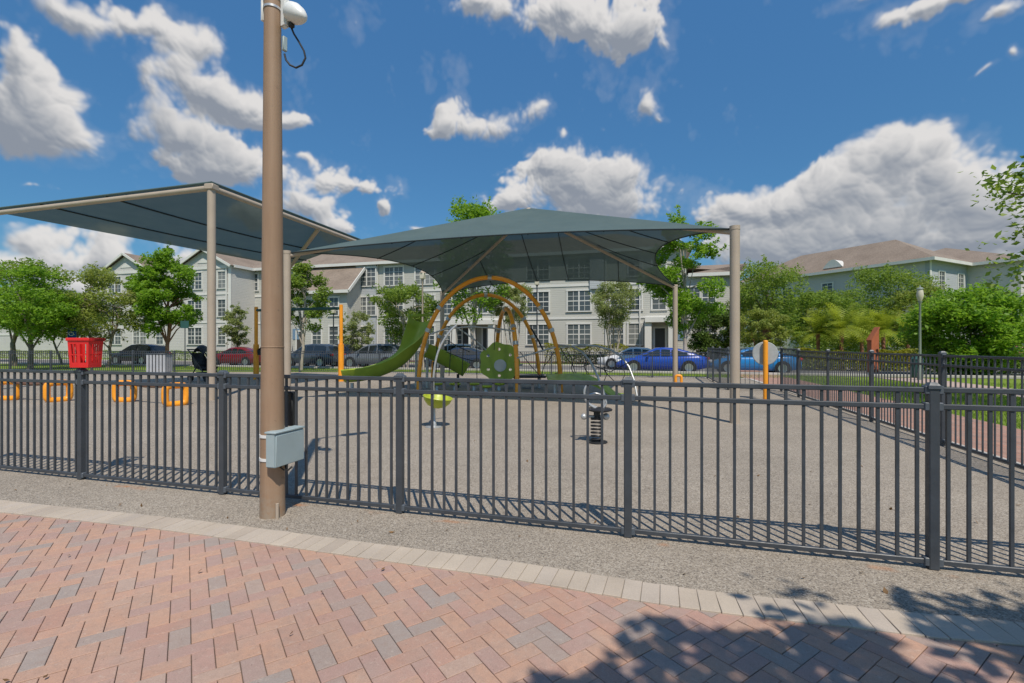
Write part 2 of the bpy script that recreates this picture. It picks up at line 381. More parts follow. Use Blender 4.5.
M_GBOX = mat('grey_enclosure', (0.33, 0.41, 0.43), 0.5, var=0.06, vscale=5)
M_WHITE = mat('white_plastic', (0.74, 0.75, 0.74), 0.45, var=0.05, vscale=6)
M_TRIM = mat('white_trim', (0.66, 0.65, 0.61), 0.55, var=0.05, vscale=1)
M_RED = mat('red_plastic', (0.72, 0.022, 0.022), 0.4, var=0.08, vscale=5)
M_GLASS = mat('window_glass', (0.085, 0.10, 0.11), 0.12, var=0.4, vscale=0.9, spec=0.8)
def f_pane(t, b):
    r = t.new('ShaderNodeObjectInfo').outputs['Random']; co = t.new('ShaderNodeTexCoord').outputs['Object']
    c = t.ramp(r, [(0.0, (0.05, 0.06, 0.068)), (0.45, (0.085, 0.10, 0.108)), (0.7, (0.13, 0.14, 0.14)), (1.0, (0.24, 0.24, 0.225))])
    c = t.mix(t.rng(t.noise(co, 0.8, 3), 0.35, 0.65, 0, .5), c, (0.06, 0.075, 0.085))
    t.link(c, b.inputs['Base Color']); b.inputs['Roughness'].default_value = 0.1
M_GLASS = raw_mat('window_pane', f_pane)
M_CGLASS = mat('car_glass', (0.018, 0.023, 0.027), 0.06, spec=0.9)
M_TYRE = mat('tyre_rubber', (0.016, 0.016, 0.016), 0.85)
M_RIM = mat('alloy', (0.5, 0.51, 0.52), 0.3, 0.8)
M_CHROME = mat('lamp_lens', (0.7, 0.72, 0.74), 0.15)
M_TAIL = mat('tail_lens', (0.5, 0.012, 0.015), 0.2)
M_ASPH = mat('asphalt', (0.16, 0.155, 0.15), 0.9, var=0.2, vscale=0.7, bump=0.3, bscale=60)
M_CONC = mat('concrete', (0.45, 0.42, 0.38), 0.9, var=0.12, vscale=1.0, bump=0.2, bscale=50)
M_PINKC = mat('pink_concrete', (0.44, 0.335, 0.28), 0.9, var=0.12, vscale=1.0)
M_MULCH = mat('mulch', (0.10, 0.05, 0.032), 0.95, var=0.4, vscale=12, bump=0.6, bscale=30)
M_JOINT = mat('joint_sand', (0.15, 0.11, 0.085), 0.95, var=0.3, vscale=20)
M_DOOR = mat('door_paint', (0.06, 0.055, 0.05), 0.5)
M_BRICKR = mat('terracotta', (0.42, 0.13, 0.06), 0.85, var=0.15, vscale=3)
M_TEAL = mat('teal_metal', (0.025, 0.085, 0.08), 0.5, var=0.1)
M_LAMPG = mat('lamp_green', (0.10, 0.14, 0.12), 0.5)
M_GLOBE = mat('frosted_globe', (0.58, 0.54, 0.42), 0.35)
M_DRUB = mat('dark_rubber', (0.065, 0.07, 0.075), 0.9, var=0.2, vscale=2, bump=0.2, bscale=80)
M_SEAM = mat('seam_cloth', (0.02, 0.03, 0.034), 0.9)
M_BLUE = mat('sign_blue', (0.012, 0.07, 0.28), 0.4)
M_PLQ = mat('plaque_blue', (0.16, 0.25, 0.36), 0.5)
L_MID = leaf_mat('leaf_mid', (0.109, 0.190, 0.029), (0.273, 0.390, 0.073), 0.45)
L_BRT = leaf_mat('leaf_bright', (0.104, 0.213, 0.018), (0.265, 0.457, 0.051), 0.5)
L_OLV = leaf_mat('leaf_olive', (0.150, 0.211, 0.047), (0.351, 0.421, 0.110), 0.45)
L_DRK = leaf_mat('leaf_dark', (0.055, 0.102, 0.025), (0.140, 0.227, 0.047), 0.35)
L_CRP = leaf_mat('leaf_crape', (0.142, 0.197, 0.070), (0.364, 0.428, 0.189), 0.45)
L_PLM = leaf_mat('leaf_palm', (0.165, 0.247, 0.021), (0.385, 0.454, 0.055), 0.45)
L_HDG = leaf_mat('leaf_hedge', (0.15, 0.185, 0.018), (0.36, 0.36, 0.04), 0.4)
L_GRS = leaf_mat('leaf_grass', (0.140, 0.235, 0.027), (0.296, 0.406, 0.062), 0.4)

# ------------------------------------------------------------------ mesh builder
WM = {}
class MB:
    def __init__(s): s.v = []; s.f = []; s.e = None
    def add(s, vs, fs):
        o = len(s.v); s.v += [tuple(p) for p in vs]; s.f += [tuple(i + o for i in f) for f in fs]; return s
    def box(s, c, size, rz=0.0, M=None):
        hx, hy, hz = (d / 2 for d in size); cs, sn = math.cos(rz), math.sin(rz)
        vs = []
        for z in (-hz, hz):
            for x, y in ((-hx, -hy), (hx, -hy), (hx, hy), (-hx, hy)):
                p = Vector((c[0] + x * cs - y * sn, c[1] + x * sn + y * cs, c[2] + z))
                vs.append(M @ p if M else p)
        return s.add(vs, [(3, 2, 1, 0), (4, 5, 6, 7), (0, 1, 5, 4), (1, 2, 6, 5), (2, 3, 7, 6), (3, 0, 4, 7)])
    def box2(s, a, b):
        return s.box([(a[i] + b[i]) / 2 for i in range(3)], [abs(b[i] - a[i]) for i in range(3)])
    def beam(s, p, q, wd, ht, up=(0, 0, 1)):
        p, q = Vector(p), Vector(q); d = (q - p).normalized(); sd = d.cross(Vector(up))
        if sd.length < 1e-4: sd = Vector((1, 0, 0))
        sd.normalize(); u = sd.cross(d)
        vs = [a + sd * x * wd / 2 + u * y * ht / 2 for a in (p, q) for x, y in ((-1, -1), (1, -1), (1, 1), (-1, 1))]
        return s.add(vs, [(3, 2, 1, 0), (4, 5, 6, 7), (0, 1, 5, 4), (1, 2, 6, 5), (2, 3, 7, 6), (3, 0, 4, 7)])
    def tube(s, path, r, n=10, cap=True, closed=False):
        P = [Vector(p) for p in path]; k = len(P)
        rs = r if isinstance(r, (list, tuple)) else [r] * k
        T = []
        for i in range(k):
            a = P[(i - 1) % k] if closed else P[max(0, i - 1)]
            b = P[(i + 1) % k] if closed else P[min(k - 1, i + 1)]
            T.append((b - a).normalized())
        nrm = T[0].orthogonal().normalized(); vs = []
        for i in range(k):
            nrm = (nrm - T[i] * nrm.dot(T[i])); nrm = nrm.normalized() if nrm.length > 1e-6 else T[i].orthogonal().normalized()
            bn = T[i].cross(nrm)
            for j in range(n):
                a = 2 * math.pi * j / n
                vs.append(P[i] + (nrm * math.cos(a) + bn * math.sin(a)) * rs[i])
        fs = []
        for i in range(k if closed else k - 1):
            i2 = (i + 1) % k
            for j in range(n):
                j2 = (j + 1) % n; fs.append((i * n + j, i * n + j2, i2 * n + j2, i2 * n + j))
        if cap and not closed:
            fs.append(tuple(reversed(range(n)))); fs.append(tuple(range((k - 1) * n, k * n)))
        return s.add(vs, fs)
    def lathe(s, prof, c=(0, 0, 0), n=24, M=None):
        vs = []; fs = []; k = len(prof)
        for r, z in prof:
            for j in range(n):
                a = 2 * math.pi * j / n; p = Vector((c[0] + r * math.cos(a), c[1] + r * math.sin(a), c[2] + z))
                vs.append(M @ p if M else p)
        for i in range(k - 1):
            for j in range(n):
                j2 = (j + 1) % n; fs.append((i * n + j, i * n + j2, (i + 1) * n + j2, (i + 1) * n + j))
        if prof[0][0] > 1e-5: fs.append(tuple(reversed(range(n))))
        if prof[-1][0] > 1e-5: fs.append(tuple(range((k - 1) * n, k * n)))
        return s.add(vs, fs)
    def prism(s, pts, d, M):          # 2D outline in local xy, depth d along local z
        n = len(pts)
        vs = [M @ Vector((x, y, 0)) for x, y in pts] + [M @ Vector((x, y, d)) for x, y in pts]
        return s.add(vs, [tuple(reversed(range(n))), tuple(range(n, 2 * n))] + [(i, (i + 1) % n, n + (i + 1) % n, n + i) for i in range(n)])
    def ball(s, c, r, sc=(1, 1, 1), n=14):
        return s.lathe([(max(1e-4, r * math.sin(math.pi * i / 10)), -r * math.cos(math.pi * i / 10) * sc[2]) for i in range(11)], c, n)
    def quad(s, a, b, c, d): return s.add([a, b, c, d], [(0, 1, 2, 3)])
    def grid(s, fn, nu, nv, thick=None):
        vs = [fn(i / nu, j / nv) for j in range(nv + 1) for i in range(nu + 1)]
        fs = [(j * (nu + 1) + i, j * (nu + 1) + i + 1, (j + 1) * (nu + 1) + i + 1, (j + 1) * (nu + 1) + i) for j in range(nv) for i in range(nu)]
        return s.add(vs, fs)
    def build(s, name, m, parent=None, world=False, smooth=40, bevel=0.0, seg=1):
        me = bpy.data.meshes.new(name)
        vs = s.v
        if parent is not None and world:
            Mi = WM[parent.name].inverted(); vs = [tuple(Mi @ Vector(p)) for p in vs]
        me.from_pydata(vs, [], s.f); me.materials.append(m)
        bm = bmesh.new(); bm.from_mesh(me)
        if bevel > 0:
            bmesh.ops.remove_doubles(bm, verts=bm.verts, dist=1e-5)
            ed = [e for e in bm.edges if len(e.link_faces) == 2 and e.calc_face_angle(0) > R(50)]
            bmesh.ops.bevel(bm, geom=ed, offset=bevel, segments=seg, affect='EDGES', clamp_overlap=True)
        bmesh.ops.recalc_face_normals(bm, faces=bm.faces)
        bm.to_mesh(me); bm.free()
        if smooth:
            me.shade_smooth(); me.set_sharp_from_angle(angle=R(smooth))
        o = bpy.data.objects.new(name, me); COL.objects.link(o)
        if parent is not None: o.parent = parent; WM[o.name] = WM[parent.name]
        else: WM[o.name] = Matrix.Identity(4)
        return o

def tag(o, label=None, cat=None, group=None, kind=None):
    if label: o['label'] = label
    if cat: o['category'] = cat
    if group: o['group'] = group
    if kind: o['kind'] = kind
    return o
def thing(name, label, cat, loc=(0, 0, 0), rz=0.0, group=None):
    o = bpy.data.objects.new(name, None); COL.objects.link(o); o.empty_display_size = 0.2
    o.location = loc; o.rotation_euler = (0, 0, rz)
    WM[o.name] = Matrix.Translation(Vector(loc)) @ Matrix.Rotation(rz, 4, 'Z')
    return tag(o, label, cat, group)
def copy_part(o, parent, off=(0, 0, 0)):
    c = o.copy(); COL.objects.link(c); c.parent = parent; c.location = Vector(o.location) + Vector(off)
    WM[c.name] = WM.get(parent.name, Matrix.Identity(4))
    for ch in list(o.children):
        d = ch.copy(); COL.objects.link(d); d.parent = c; WM[d.name] = WM[c.name]
    return c
def dup(root, loc, rz, label, scale=None):
    r = root.copy(); COL.objects.link(r); r.location = loc; r.rotation_euler = (0, 0, rz); r['label'] = label
    if scale: r.scale = (scale,) * 3
    WM[r.name] = Matrix.Translation(Vector(loc)) @ Matrix.Rotation(rz, 4, 'Z')
    for ch in list(root.children): copy_part(ch, r)
    return r
def struct(name, mb, m, **kw):
    return tag(mb.build(name, m, **kw), kind='structure')
def sheet(name, m, x0, y0, x1, y1, z):
    return struct(name, MB().quad((x0, y0, z), (x1, y0, z), (x1, y1, z), (x0, y1, z)), m, smooth=0)

# ------------------------------------------------------------------ the setting: ground, paving, road
sheet('ground', M_GRASS, -900, -300, 900, 1500, -0.045)
def wave(u):                          # the far edge of the pale paver band
    k = [(-14, 3.06), (-9, 3.07), (-5.97, 3.09), (-3.5, 3.18), (-1.2, 3.165), (0.3, 3.10), (1.2, 3.145), (1.9, 3.2), (5, 3.28), (14, 3.2)]
    for (a, va), (b, vb) in zip(k, k[1:]):
        if a <= u <= b:
            t = (u - a) / (b - a); t = t * t * (3 - 2 * t); return va + (vb - va) * t
    return k[-1][1]
mb = MB(); us = [-46, -14] + [-13.5 + 0.5 * i for i in range(37)]
top = [(u, 23.6, 0.0) for u in us + [4.308] if u <= 4.31]; bot = [(u, wave(max(-14, u)) - 0.02, 0.0) for u in us + [4.308] if u <= 4.31]
top.sort(); bot.sort()
for i in range(len(top) - 1): mb.quad(bot[i], bot[i + 1], top[i + 1], top[i])
struct('playground_surface', mb, M_PEB, smooth=0)
mb = MB(); bot = [(u, wave(u) - 0.02, 0.0) for u in us if u >= 4]  # starts under the fence kerb; 
for i in range(len(bot) - 1): mb.quad(bot[i], bot[i + 1], (bot[i + 1][0], 3.95, 0), (bot[i][0], 3.95, 0))
for v in range(len(mb.v)): mb.v[v] = (max(4.3, mb.v[v][0]), mb.v[v][1], mb.v[v][2])
struct('pebble_strip', mb, M_PEB, smooth=0)
sheet('paving_bed', M_JOINT, -14, -7, 11, 3.35, -0.016)
def bricks(mb, c, lx, ly, ang, ztop, rg, ch=0.0022):
    cs, sn = math.cos(ang), math.sin(ang); dz = rg.uniform(-0.0014, 0.0014); tx, ty = rg.uniform(-.008, .008), rg.uniform(-.008, .008)
    vs = []
    for ins, z in ((0, -0.03), (0, -ch), (ch, 0)):
        for x, y in ((-1, -1), (1, -1), (1, 1), (-1, 1)):
            a, b = x * (lx / 2 - ins), y * (ly / 2 - ins)
            vs.append((c[0] + a * cs - b * sn, c[1] + a * sn + b * cs, ztop + z + dz + tx * a + ty * b))
    fs = [(8, 9, 10, 11)]
    for k in (0, 4):
        for j in range(4): fs.append((k + j, k + (j + 1) % 4, k + 4 + (j + 1) % 4, k + 4 + j))
    mb.add(vs, fs)
mb = MB(); w_ = 0.094; ang = R(50); rg = random.Random(3)
cs, sn = math.cos(ang), math.sin(ang)
for i in range(-190, 190):
    for j in range(-190, 190):
        k = (i - j) % 4
        if k not in (0, 3): continue
        a, b = ((i + 1) * w_, (j + 0.5) * w_) if k == 0 else ((i + 0.5) * w_, (j + 1) * w_)
        x, y = a * cs - b * sn - 1.0, a * sn + b * cs + 0.5
        if not (-12.5 < x < 10.5 and -5.5 < y) or y > wave(x) - 0.23 + 0.095: continue
        lx, ly = (2 * w_ - 0.0036, w_ - 0.0036) if k == 0 else (w_ - 0.0036, 2 * w_ - 0.0036)
        bricks(mb, (x, y), lx, ly, ang, -0.006, rg)
struct('brick_paving', mb, M_PAV, smooth=0)
mb = MB(); u = -12.5
mb2 = MB()
while u < 10.5:
    a = math.atan2(wave(u + 0.1) - wave(u - 0.1), 0.2)
    bricks(mb, (u, wave(u) - 0.115), 0.1035, 0.232, a, 0.004, rg)
    u += 0.107 * math.cos(a)
struct('paver_band', mb, M_BAND, smooth=0)
for i in range(len(us) - 1):
    if us[i] < -13: continue
    a, b = us[i], us[i + 1]
    mb2.quad((a, wave(a) - 0.225, -0.0025), (b, wave(b) - 0.225, -0.0025), (b, wave(b) - 0.01, -0.0025), (a, wave(a) - 0.01, -0.0025))
struct('band_bed', mb2, mat('band_joint', (0.27, 0.235, 0.19), 0.95, var=0.2, vscale=20), smooth=0)
# right-hand path, kerb, sidewalk beyond the side fence
sheet('brick_path', M_BPATH, 4.33, 3.97, 6.4, 60, -0.01)
struct('fence_kerb', MB().box2((4.31, 3.97, -0.04), (4.47, 23.6, 0.02)).box2((-16.6, 23.61, -0.04), (4.31, 23.85, 0.025)), M_CONC)
sheet('walkway', M_PINKC, 10.5, -10, 12.4, 27, -0.03)
sheet('sidewalk', M_PINKC, -16.6, 23.86, 4.3, 24.6, -0.03)
sheet('road', M_ASPH, -160, 27.6, 160, 35.4, -0.035)
struct('kerb', MB().box2((-160, 27.4, -0.04), (160, 27.598, 0.1)).box2((-160, 35.402, -0.04), (160, 35.6, 0.1)), M_CONC, bevel=0.02)
sheet('far_sidewalk', M_CONC, -160, 37.2, 60, 38.6, -0.03)
sheet('planting_bed', M_MULCH, -50, 40.6, 8, 46, -0.035)
struct('lawn', MB().add([(-16.6, 23.52, .004), (-16.6, 23.9, .004), (-60, 23.9, .004), (-60, 12.4, .004)], [(0, 1, 2, 3)]), M_GRASS, smooth=0)
# dark safety surfacing under the climbing frame
a, b = site(-6.3, 16.6), site(3.2, 13.2)
def pad(name, pts, z):
    return struct(name, MB().add([(*p, z) for p in pts], [tuple(range(len(pts)))]), M_DRUB, smooth=0)

# ------------------------------------------------------------------ fences
def make_panel(parent, L, h, rails, np_, pw, rh, post_w):
    x0, x1 = post_w / 2, L - post_w / 2
    mb = MB(); st = (x1 - x0) / np_
    for i in range(np_ - 0):
        x = x0 + st * (i + 0.5)
        mb.box((x, 0, (rails[0] + rails[-1]) / 2), (pw, pw, rails[-1] - rails[0]))
    p = mb.build('panel', M_FEN, parent, smooth=0)
    for z in rails:
        MB().box(((x0 + x1) / 2, 0, z), (x1 - x0, rh, rh)).build('rail', M_FEN, p, smooth=0, bevel=0.004)
    return p
def make_post(parent, h, pw, rails=()):
    mb = MB().box((0, 0, (h - 0.035) / 2), (pw, pw, h - 0.035))
    p = mb.build('post', M_FEN, parent, smooth=0, bevel=0.006)
    c = MB().box((0, 0, h - 0.030), (pw + 0.016, pw + 0.016, 0.022)).add([(x * (pw / 2 + 0.002), y * (pw / 2 + 0.002), h - 0.019) for x, y in ((-1, -1), (1, -1), (1, 1), (-1, 1))] + [(x * pw / 3.2, y * pw / 3.2, h) for x, y in ((-1, -1), (1, -1), (1, 1), (-1, 1))], [(0, 1, 5, 4), (1, 2, 6, 5), (2, 3, 7, 6), (3, 0, 4, 7), (4, 5, 6, 7)])
    c.build('post_cap', M_FENL, p, smooth=0)
    if rails:
        for z in rails: MB().box((0, 0, z), (pw + 0.045, 0.052, 0.056)).build('rail_bracket', M_FENL, p, smooth=0, bevel=0.005)
    return p
def fence(label, start, rz, L, count, h, rails, np_=17, pw=0.019, rh=0.034, post_w=0.06, brackets=True, lastpost=True, group=None, skip=()):
    t = thing('metal_fence', label, 'fence', start, rz, group)
    pan = make_panel(t, L, h, rails, np_, pw, rh, post_w); post = make_post(t, h, post_w, rails if brackets else ())
    for i in range(1, count):
        if i not in skip: copy_part(pan, t, (i * L, 0, 0))
    for i in range(1, count + (1 if lastpost else 0)): copy_part(post, t, (i * L, 0, 0))
    return t
FV0 = 3.82; PL = 1.963
fence('long charcoal picket fence crossing the whole foreground behind the brown pole', (1.815 - 5 * PL, FV0, 0), 0, PL, 6, 1.235, (0.05, 1.075, 1.185), lastpost=True)
fence('tall charcoal picket fence along the right side of the play area, beside the brick path', (4.2, FV0 + 0.06, 0), R(90), 2.35, 5, 1.40, (0.07, 1.19, 1.33), np_=20, pw=0.016)
fence('short charcoal picket fence stretch past the gate at the right rear corner', (4.2, 17.5, 0), R(180), 1.6, 1, 1.45, (0.07, 1.25, 1.38), np_=11, pw=0.016)
fence('charcoal picket return fence behind the tan canopy post at right rear', (2.6, 17.5, 0), R(90), 1.95, 3, 1.45, (0.07, 1.25, 1.38), np_=10, pw=0.014, lastpost=False)
fence('long black picket fence angling away to the left in front of the broad lawn', (2.6 - 8 * 2.4, 23.4, 0), R(180 + 14.3), 2.4, 13, 1.22, (0.07, 1.06, 1.18), np_=20, pw=0.02)
fence('long black picket fence along the rear edge of the play area before the cars', (2.6, 23.4, 0), R(180), 2.4, 8, 1.22, (0.07, 1.06, 1.18), np_=20, pw=0.02)
# gate in the side fence
g = thing('fence_gate', 'charcoal picket gate with latch box at the far end of the side fence', 'gate', (4.2, FV0 + 0.06 + 5 * 2.35, 0), R(90))
Lg = 17.5 - (FV0 + 0.06 + 5 * 2.35)
fr = MB()
for x in (0.08, Lg - 0.08): fr.box((x, 0, 0.74), (0.05, 0.05, 1.33))
for z in (0.10, 1.2, 1.38): fr.box((Lg / 2, 0, z), (Lg - 0.212, 0.044, 0.044))
fr.build('gate_frame', M_FEN, g, smooth=0, bevel=0.004)
pk = MB(); n = 10
for i in range(n): pk.box((0.115 + (Lg - 0.23) * (i + 0.5) / n, 0, 0.74), (0.022, 0.022, 1.24))
pk.build('pickets', M_FEN, g, smooth=0)
MB().box((0.12, -0.05, 0.95), (0.16, 0.05, 0.24)).build('latch_box', M_BLK, g, bevel=0.008)
MB().tube([(0.12, -0.08, 0.9), (0.12, -0.12, 0.92), (0.12, -0.12, 1.02), (0.12, -0.08, 1.04)], 0.009, 8).build('handle', M_FENL, g)
# black box on the inside of the front fence, by the pole
px = PD(291, 4.68)
lb = thing('lock_box', 'small black box mounted on the inside of the front fence beside the brown pole', 'box', (px.x, FV0 + 0.06, 0.0))
MB().box((0, 0.015, 0.87), (0.125, 0.07, 0.33)).build('housing', M_BLK, lb, bevel=0.008)
MB().box((0, 0.056, 0.87), (0.10, 0.012, 0.28)).build('cover', M_BLK, lb, bevel=0.004)

# ------------------------------------------------------------------ brown light pole with its box and camera
px, py = site(-2.09, 4.19)
pole = thing('light_pole', 'round brown light pole standing in front of the fence', 'pole', (px, py, 0))
MB().lathe([(0.103, -0.02), (0.099, 0.3), (0.093, 1.2), (0.083, 2.5), (0.068, 4.5), (0.063, 5.5), (0.05, 5.54), (0.0001, 5.56)], n=40).build('shaft', M_POLE, pole)
hh = MB().lathe([(0.0001, 0), (0.05, 0.0), (0.05, 0.006), (0.0001, 0.006)], n=20, M=Matrix.Translation((0.07, -0.075, 0.1)) @ Matrix.Rotation(R(45), 4, 'Z') @ Matrix.Rotation(R(90), 4, 'X'))
MB().lathe([(0.0935, 1.462), (0.0945, 1.464), (0.0945, 1.47), (0.0932, 1.472)], n=40).build('weld_seam', M_POLE, pole)
la = MB().tube([(0, 0, 5.45), (0.05, 0.08, 5.55), (0.25, 0.35, 5.6)], 0.03, 10).build('lamp_arm', M_POLE, pole)
MB().box((0.36, 0.5, 5.6), (0.2, 0.45, 0.09), R(-35)).build('lamp_head', M_POLE, la, bevel=0.03)
ub = thing('utility_box', 'pale grey electrical box strapped low on the brown pole', 'box', (px, py, 0))
# box stands on the camera's right of the pole, long side running away from the viewer
d = Vector(site(0.10, 0.35)); ar = math.atan2(d.y, d.x)
cx, cy = site(0.112, 0.0)
gb = MB().box((cx, cy, 0.595), (0.35, 0.10, 0.285), ar).build('housing', M_GBOX, ub, bevel=0.008, seg=2)
MB().box((cx, cy, 0.745), (0.362, 0.114, 0.016), ar).build('lid_lip', M_GBOX, ub, bevel=0.004)
lx, ly = -d.y / d.length, d.x / d.length
MB().box((cx - lx * 0.053, cy - ly * 0.053, 0.59), (0.335, 0.006, 0.262), ar).build('door', M_GBOX, ub, bevel=0.002)
for z, r in ((0.50, 0.0985), (0.70, 0.097)):
    MB().lathe([(r, -0.012), (r + 0.006, -0.012), (r + 0.006, 0.012), (r, 0.012)], (0, 0, z), 32).build('strap', M_WHITE, ub)
MB().tube([(cx, cy, 0.455), (cx + .02, cy - .02, 0.42), (cx + .05, cy - .03, 0.40), (cx + .07, cy + .0, 0.43)], 0.008, 8).tube([(cx + .01, cy - .03, 0.455), (cx - 0.01, cy - .05, 0.43), (cx + .04, cy - .06, 0.41)], 0.007, 8).build('cable', M_BLK, ub)
cxx, cyy = site(0.085, -0.09)
MB().tube([(cxx, cyy, -0.02), (cxx, cyy, 0.13)], 0.014, 12).build('conduit_stub', M_TAN, ub)
# camera at the top
cp = thing('security_camera', 'white wireless camera unit with a black cable loop near the top of the brown pole', 'camera', (px, py, 0))
def L(dx, z, dy=0.0):
    a, b = site(dx, dy); return (a, b, z)
sc = 4.19 / F
def LP(ppx, ppy, dy=0.0):             # surveyed offsets around the pole
    return L((ppx - 512) * (4.19 + dy) / F + 2.09, EYE + (HZ - ppy) * (4.19 + dy) / F, dy)
b1 = MB(); p0, p1 = LP(285.5, -8), LP(285.5, 27)
b1.box(LP(285, 9), (0.075, 0.05, 0.33), R(-15.8)); b1.build('bracket', M_WHITE, cp, bevel=0.012, seg=2)
b2 = MB(); c0 = Vector(LP(293, 13, -0.02)); c1 = Vector(LP(308, 19, -0.1)); ax = (c1 - c0).normalized()
Mq = Matrix.Translation(c0) @ ax.to_track_quat('Z', 'Y').to_matrix().to_4x4()
b2.lathe([(0.0001, -0.05), (0.06, -0.045), (0.083, -0.02), (0.085, 0.03), (0.07, 0.09), (0.045, 0.14), (0.02, 0.165), (0.0001, 0.17)], n=24, M=Mq)
b2.build('housing', M_WHITE, cp)
MB().box(LP(291.5, 24, -0.02), (0.04, 0.04, 0.06), R(-15.8)).build('connector', M_BLK, cp, bevel=0.004)
pts = [LP(*q) for q in ((291.5, 28), (294, 34), (299, 42), (304, 51), (305.5, 58), (302, 65), (296, 67.8), (290, 65), (286, 60), (284.5, 54))]
MB().tube(pts, 0.0085, 8).build('cable', M_BLK, cp)
MB().box(LP(284.6, 44), (0.028, 0.04, 0.125), R(-15.8)).build('junction_box', M_GBOX, cp, bevel=0.005)
for z in (LP(0, 10)[2], LP(0, 0)[2]): MB().lathe([(0.0685, -0.01), (0.075, -0.01), (0.075, 0.01), (0.0685, 0.01)], (0, 0, z), 28).build('strap', M_SIL, cp)
MB().box(LP(264.6, 12), (0.022, 0.06, 0.18), R(-15.8)).build('side_antenna', M_WHITE, cp, bevel=0.004)

# red basket on the fence post
bx = 1.815 - 4 * PL
bk = thing('plastic_basket', 'bright red slotted plastic basket sitting on top of a front fence post', 'basket', (bx + 0.03, FV0 + 0.02, 1.24), R(12))
bk.scale = (.86, .86, .97)
def frustum_wall(mb, z0, z1, a0, b0, a1, b1, side, u0, u1, th=0.008):
    def P(u, z, o):
        t = (z - zb) / (zt - zb); a = A0 + (A1 - A0) * t - o; b = B0 + (B1 - B0) * t - o
        return {0: (a * u, -b, z), 1: (a, b * u, z), 2: (-a * u, b, z), 3: (-a, -b * u, z)}[side]
    vs = [P(u, z, o) for o in (0, th) for u, z in ((u0, z0), (u1, z0), (u1, z1), (u0, z1))]
    mb.add(vs, [(0, 1, 2, 3), (7, 6, 5, 4), (0, 4, 5, 1), (1, 5, 6, 2), (2, 6, 7, 3), (3, 7, 4, 0)])
zb, zt, A0, A1, B0, B1 = 0.0, 0.33, 0.125, 0.145, 0.09, 0.105
mb = MB()
for sd in range(4):
    frustum_wall(mb, 0.0, 0.055, 0, 0, 0, 0, sd, -1, 1)
    frustum_wall(mb, 0.265, 0.33, 0, 0, 0, 0, sd, -1, 1)
    if sd in (0, 2):
        segs = [(-1, -.78), (-.52, -.44), (-.16, .16), (.44, .52), (.78, 1)]
    else: segs = [(-1, -.5), (-.36, -.2), (-.06, .06), (.2, .36), (.5, 1)]
    for a, b in segs: frustum_wall(mb, 0.055, 0.265, 0, 0, 0, 0, sd, a, b)
    for a, b in ((-.78, -.16), (.16, .78)):
        frustum_wall(mb, 0.138, 0.15, 0, 0, 0, 0, sd, a, b)
mb.box((0, 0, 0.006), (0.235, 0.165, 0.012))
mb.build('body', M_RED, bk, smooth=0)
rm = MB()
for sy_ in (-1, 1): rm.box((0, sy_ * 0.107, 0.318), (0.32, 0.022, 0.035))
for sx_ in (-1, 1): rm.box((sx_ * 0.149, 0, 0.318), (0.022, 0.192, 0.035))
rm.build('rim', M_RED, bk, bevel=0.006, smooth=30)

# ------------------------------------------------------------------ shade canopies
def V3(X, Y, z): x, y = site(X, Y); return Vector((x, y, z))
NR, NL, FR, FL = V3(4.27, 9.2, 3.72), V3(-5.44, 11.6, 3.72), V3(6.12, 18.0, 3.72), V3(-2.95, 20.3, 3.72)
AP = V3(0.52, 14.75, 5.72)
ct = thing('shade_canopy', 'teal hip shade canopy on four tan posts over the climbing frame', 'canopy', (AP.x, AP.y, 0))
def panel_fn(a, b, sag):
    mid = (a + b) / 2; inw = Vector((AP.x - mid.x, AP.y - mid.y, 0)).normalized()
    def fn(u, v):                     # u along the eave, v up to the apex
        e = a.lerp(b, u); k = 4 * u * (1 - u)
        p = e.lerp(AP, v)
        q = p + (AP - mid).normalized() * (sag * k * (1 - v) ** 1.2)
        q.z -= 0.10 * math.sin(math.pi * v) * math.sin(math.pi * u)
        return q
    return fn
fb = MB()
for a, b, sg in ((NL, NR, 0.75), (NR, FR, 1.15), (FR, FL, 0.7), (FL, NL, 1.0)):
    fb.grid(panel_fn(a, b, sg), 24, 12)
fbo = fb.build('fabric', M_CAN, ct, world=True, smooth=25)
sm = MB()
for a, b, sg, ss in ((NL, NR, 0.75, (.25, .42, .58, .75)), (NR, FR, 1.15, (.3, .5, .7)), (FR, FL, 0.7, (.22, .42, .55, .75)), (FL, NL, 1.0, (.3, .5, .7))):
    f_ = panel_fn(a, b, sg)
    for s_ in ss:
        vm = 1 - 2 * abs(s_ - 0.5) - 0.03
        pts = [f_(0.5 + (s_ - 0.5) / (1 - vm * t / 8), vm * t / 8) - Vector((0, 0, 0.02)) for t in range(9)]
        sm.tube(pts, 0.013, 5)                      # seams run square to the eave and stop at the hip
    sm.tube([f_(u / 24, 0) for u in range(25)], 0.016, 6)
sm.build('seam', M_SEAM, fbo, world=True)
for c in (NR, NL, FR, FL):
    MB().tube([(c.x, c.y, -0.05), (c.x, c.y, 3.74)], 0.09, 20).lathe([(0.096, 3.70), (0.096, 3.775), (0.0001, 3.785)], (c.x, c.y, 0), 20).build('post', M_TAN, ct, world=True)
    e = c.lerp(AP, 0.985) - Vector((0, 0, 0.17)); s_ = c - Vector((0, 0, 0.07))
    MB().tube([s_, e], 0.05, 12).build('rafter', M_TAN, ct, world=True)
MB().ball(AP - Vector((0, 0, 0.12)), 0.13).build('peak_hub', M_TAN, ct, world=True)
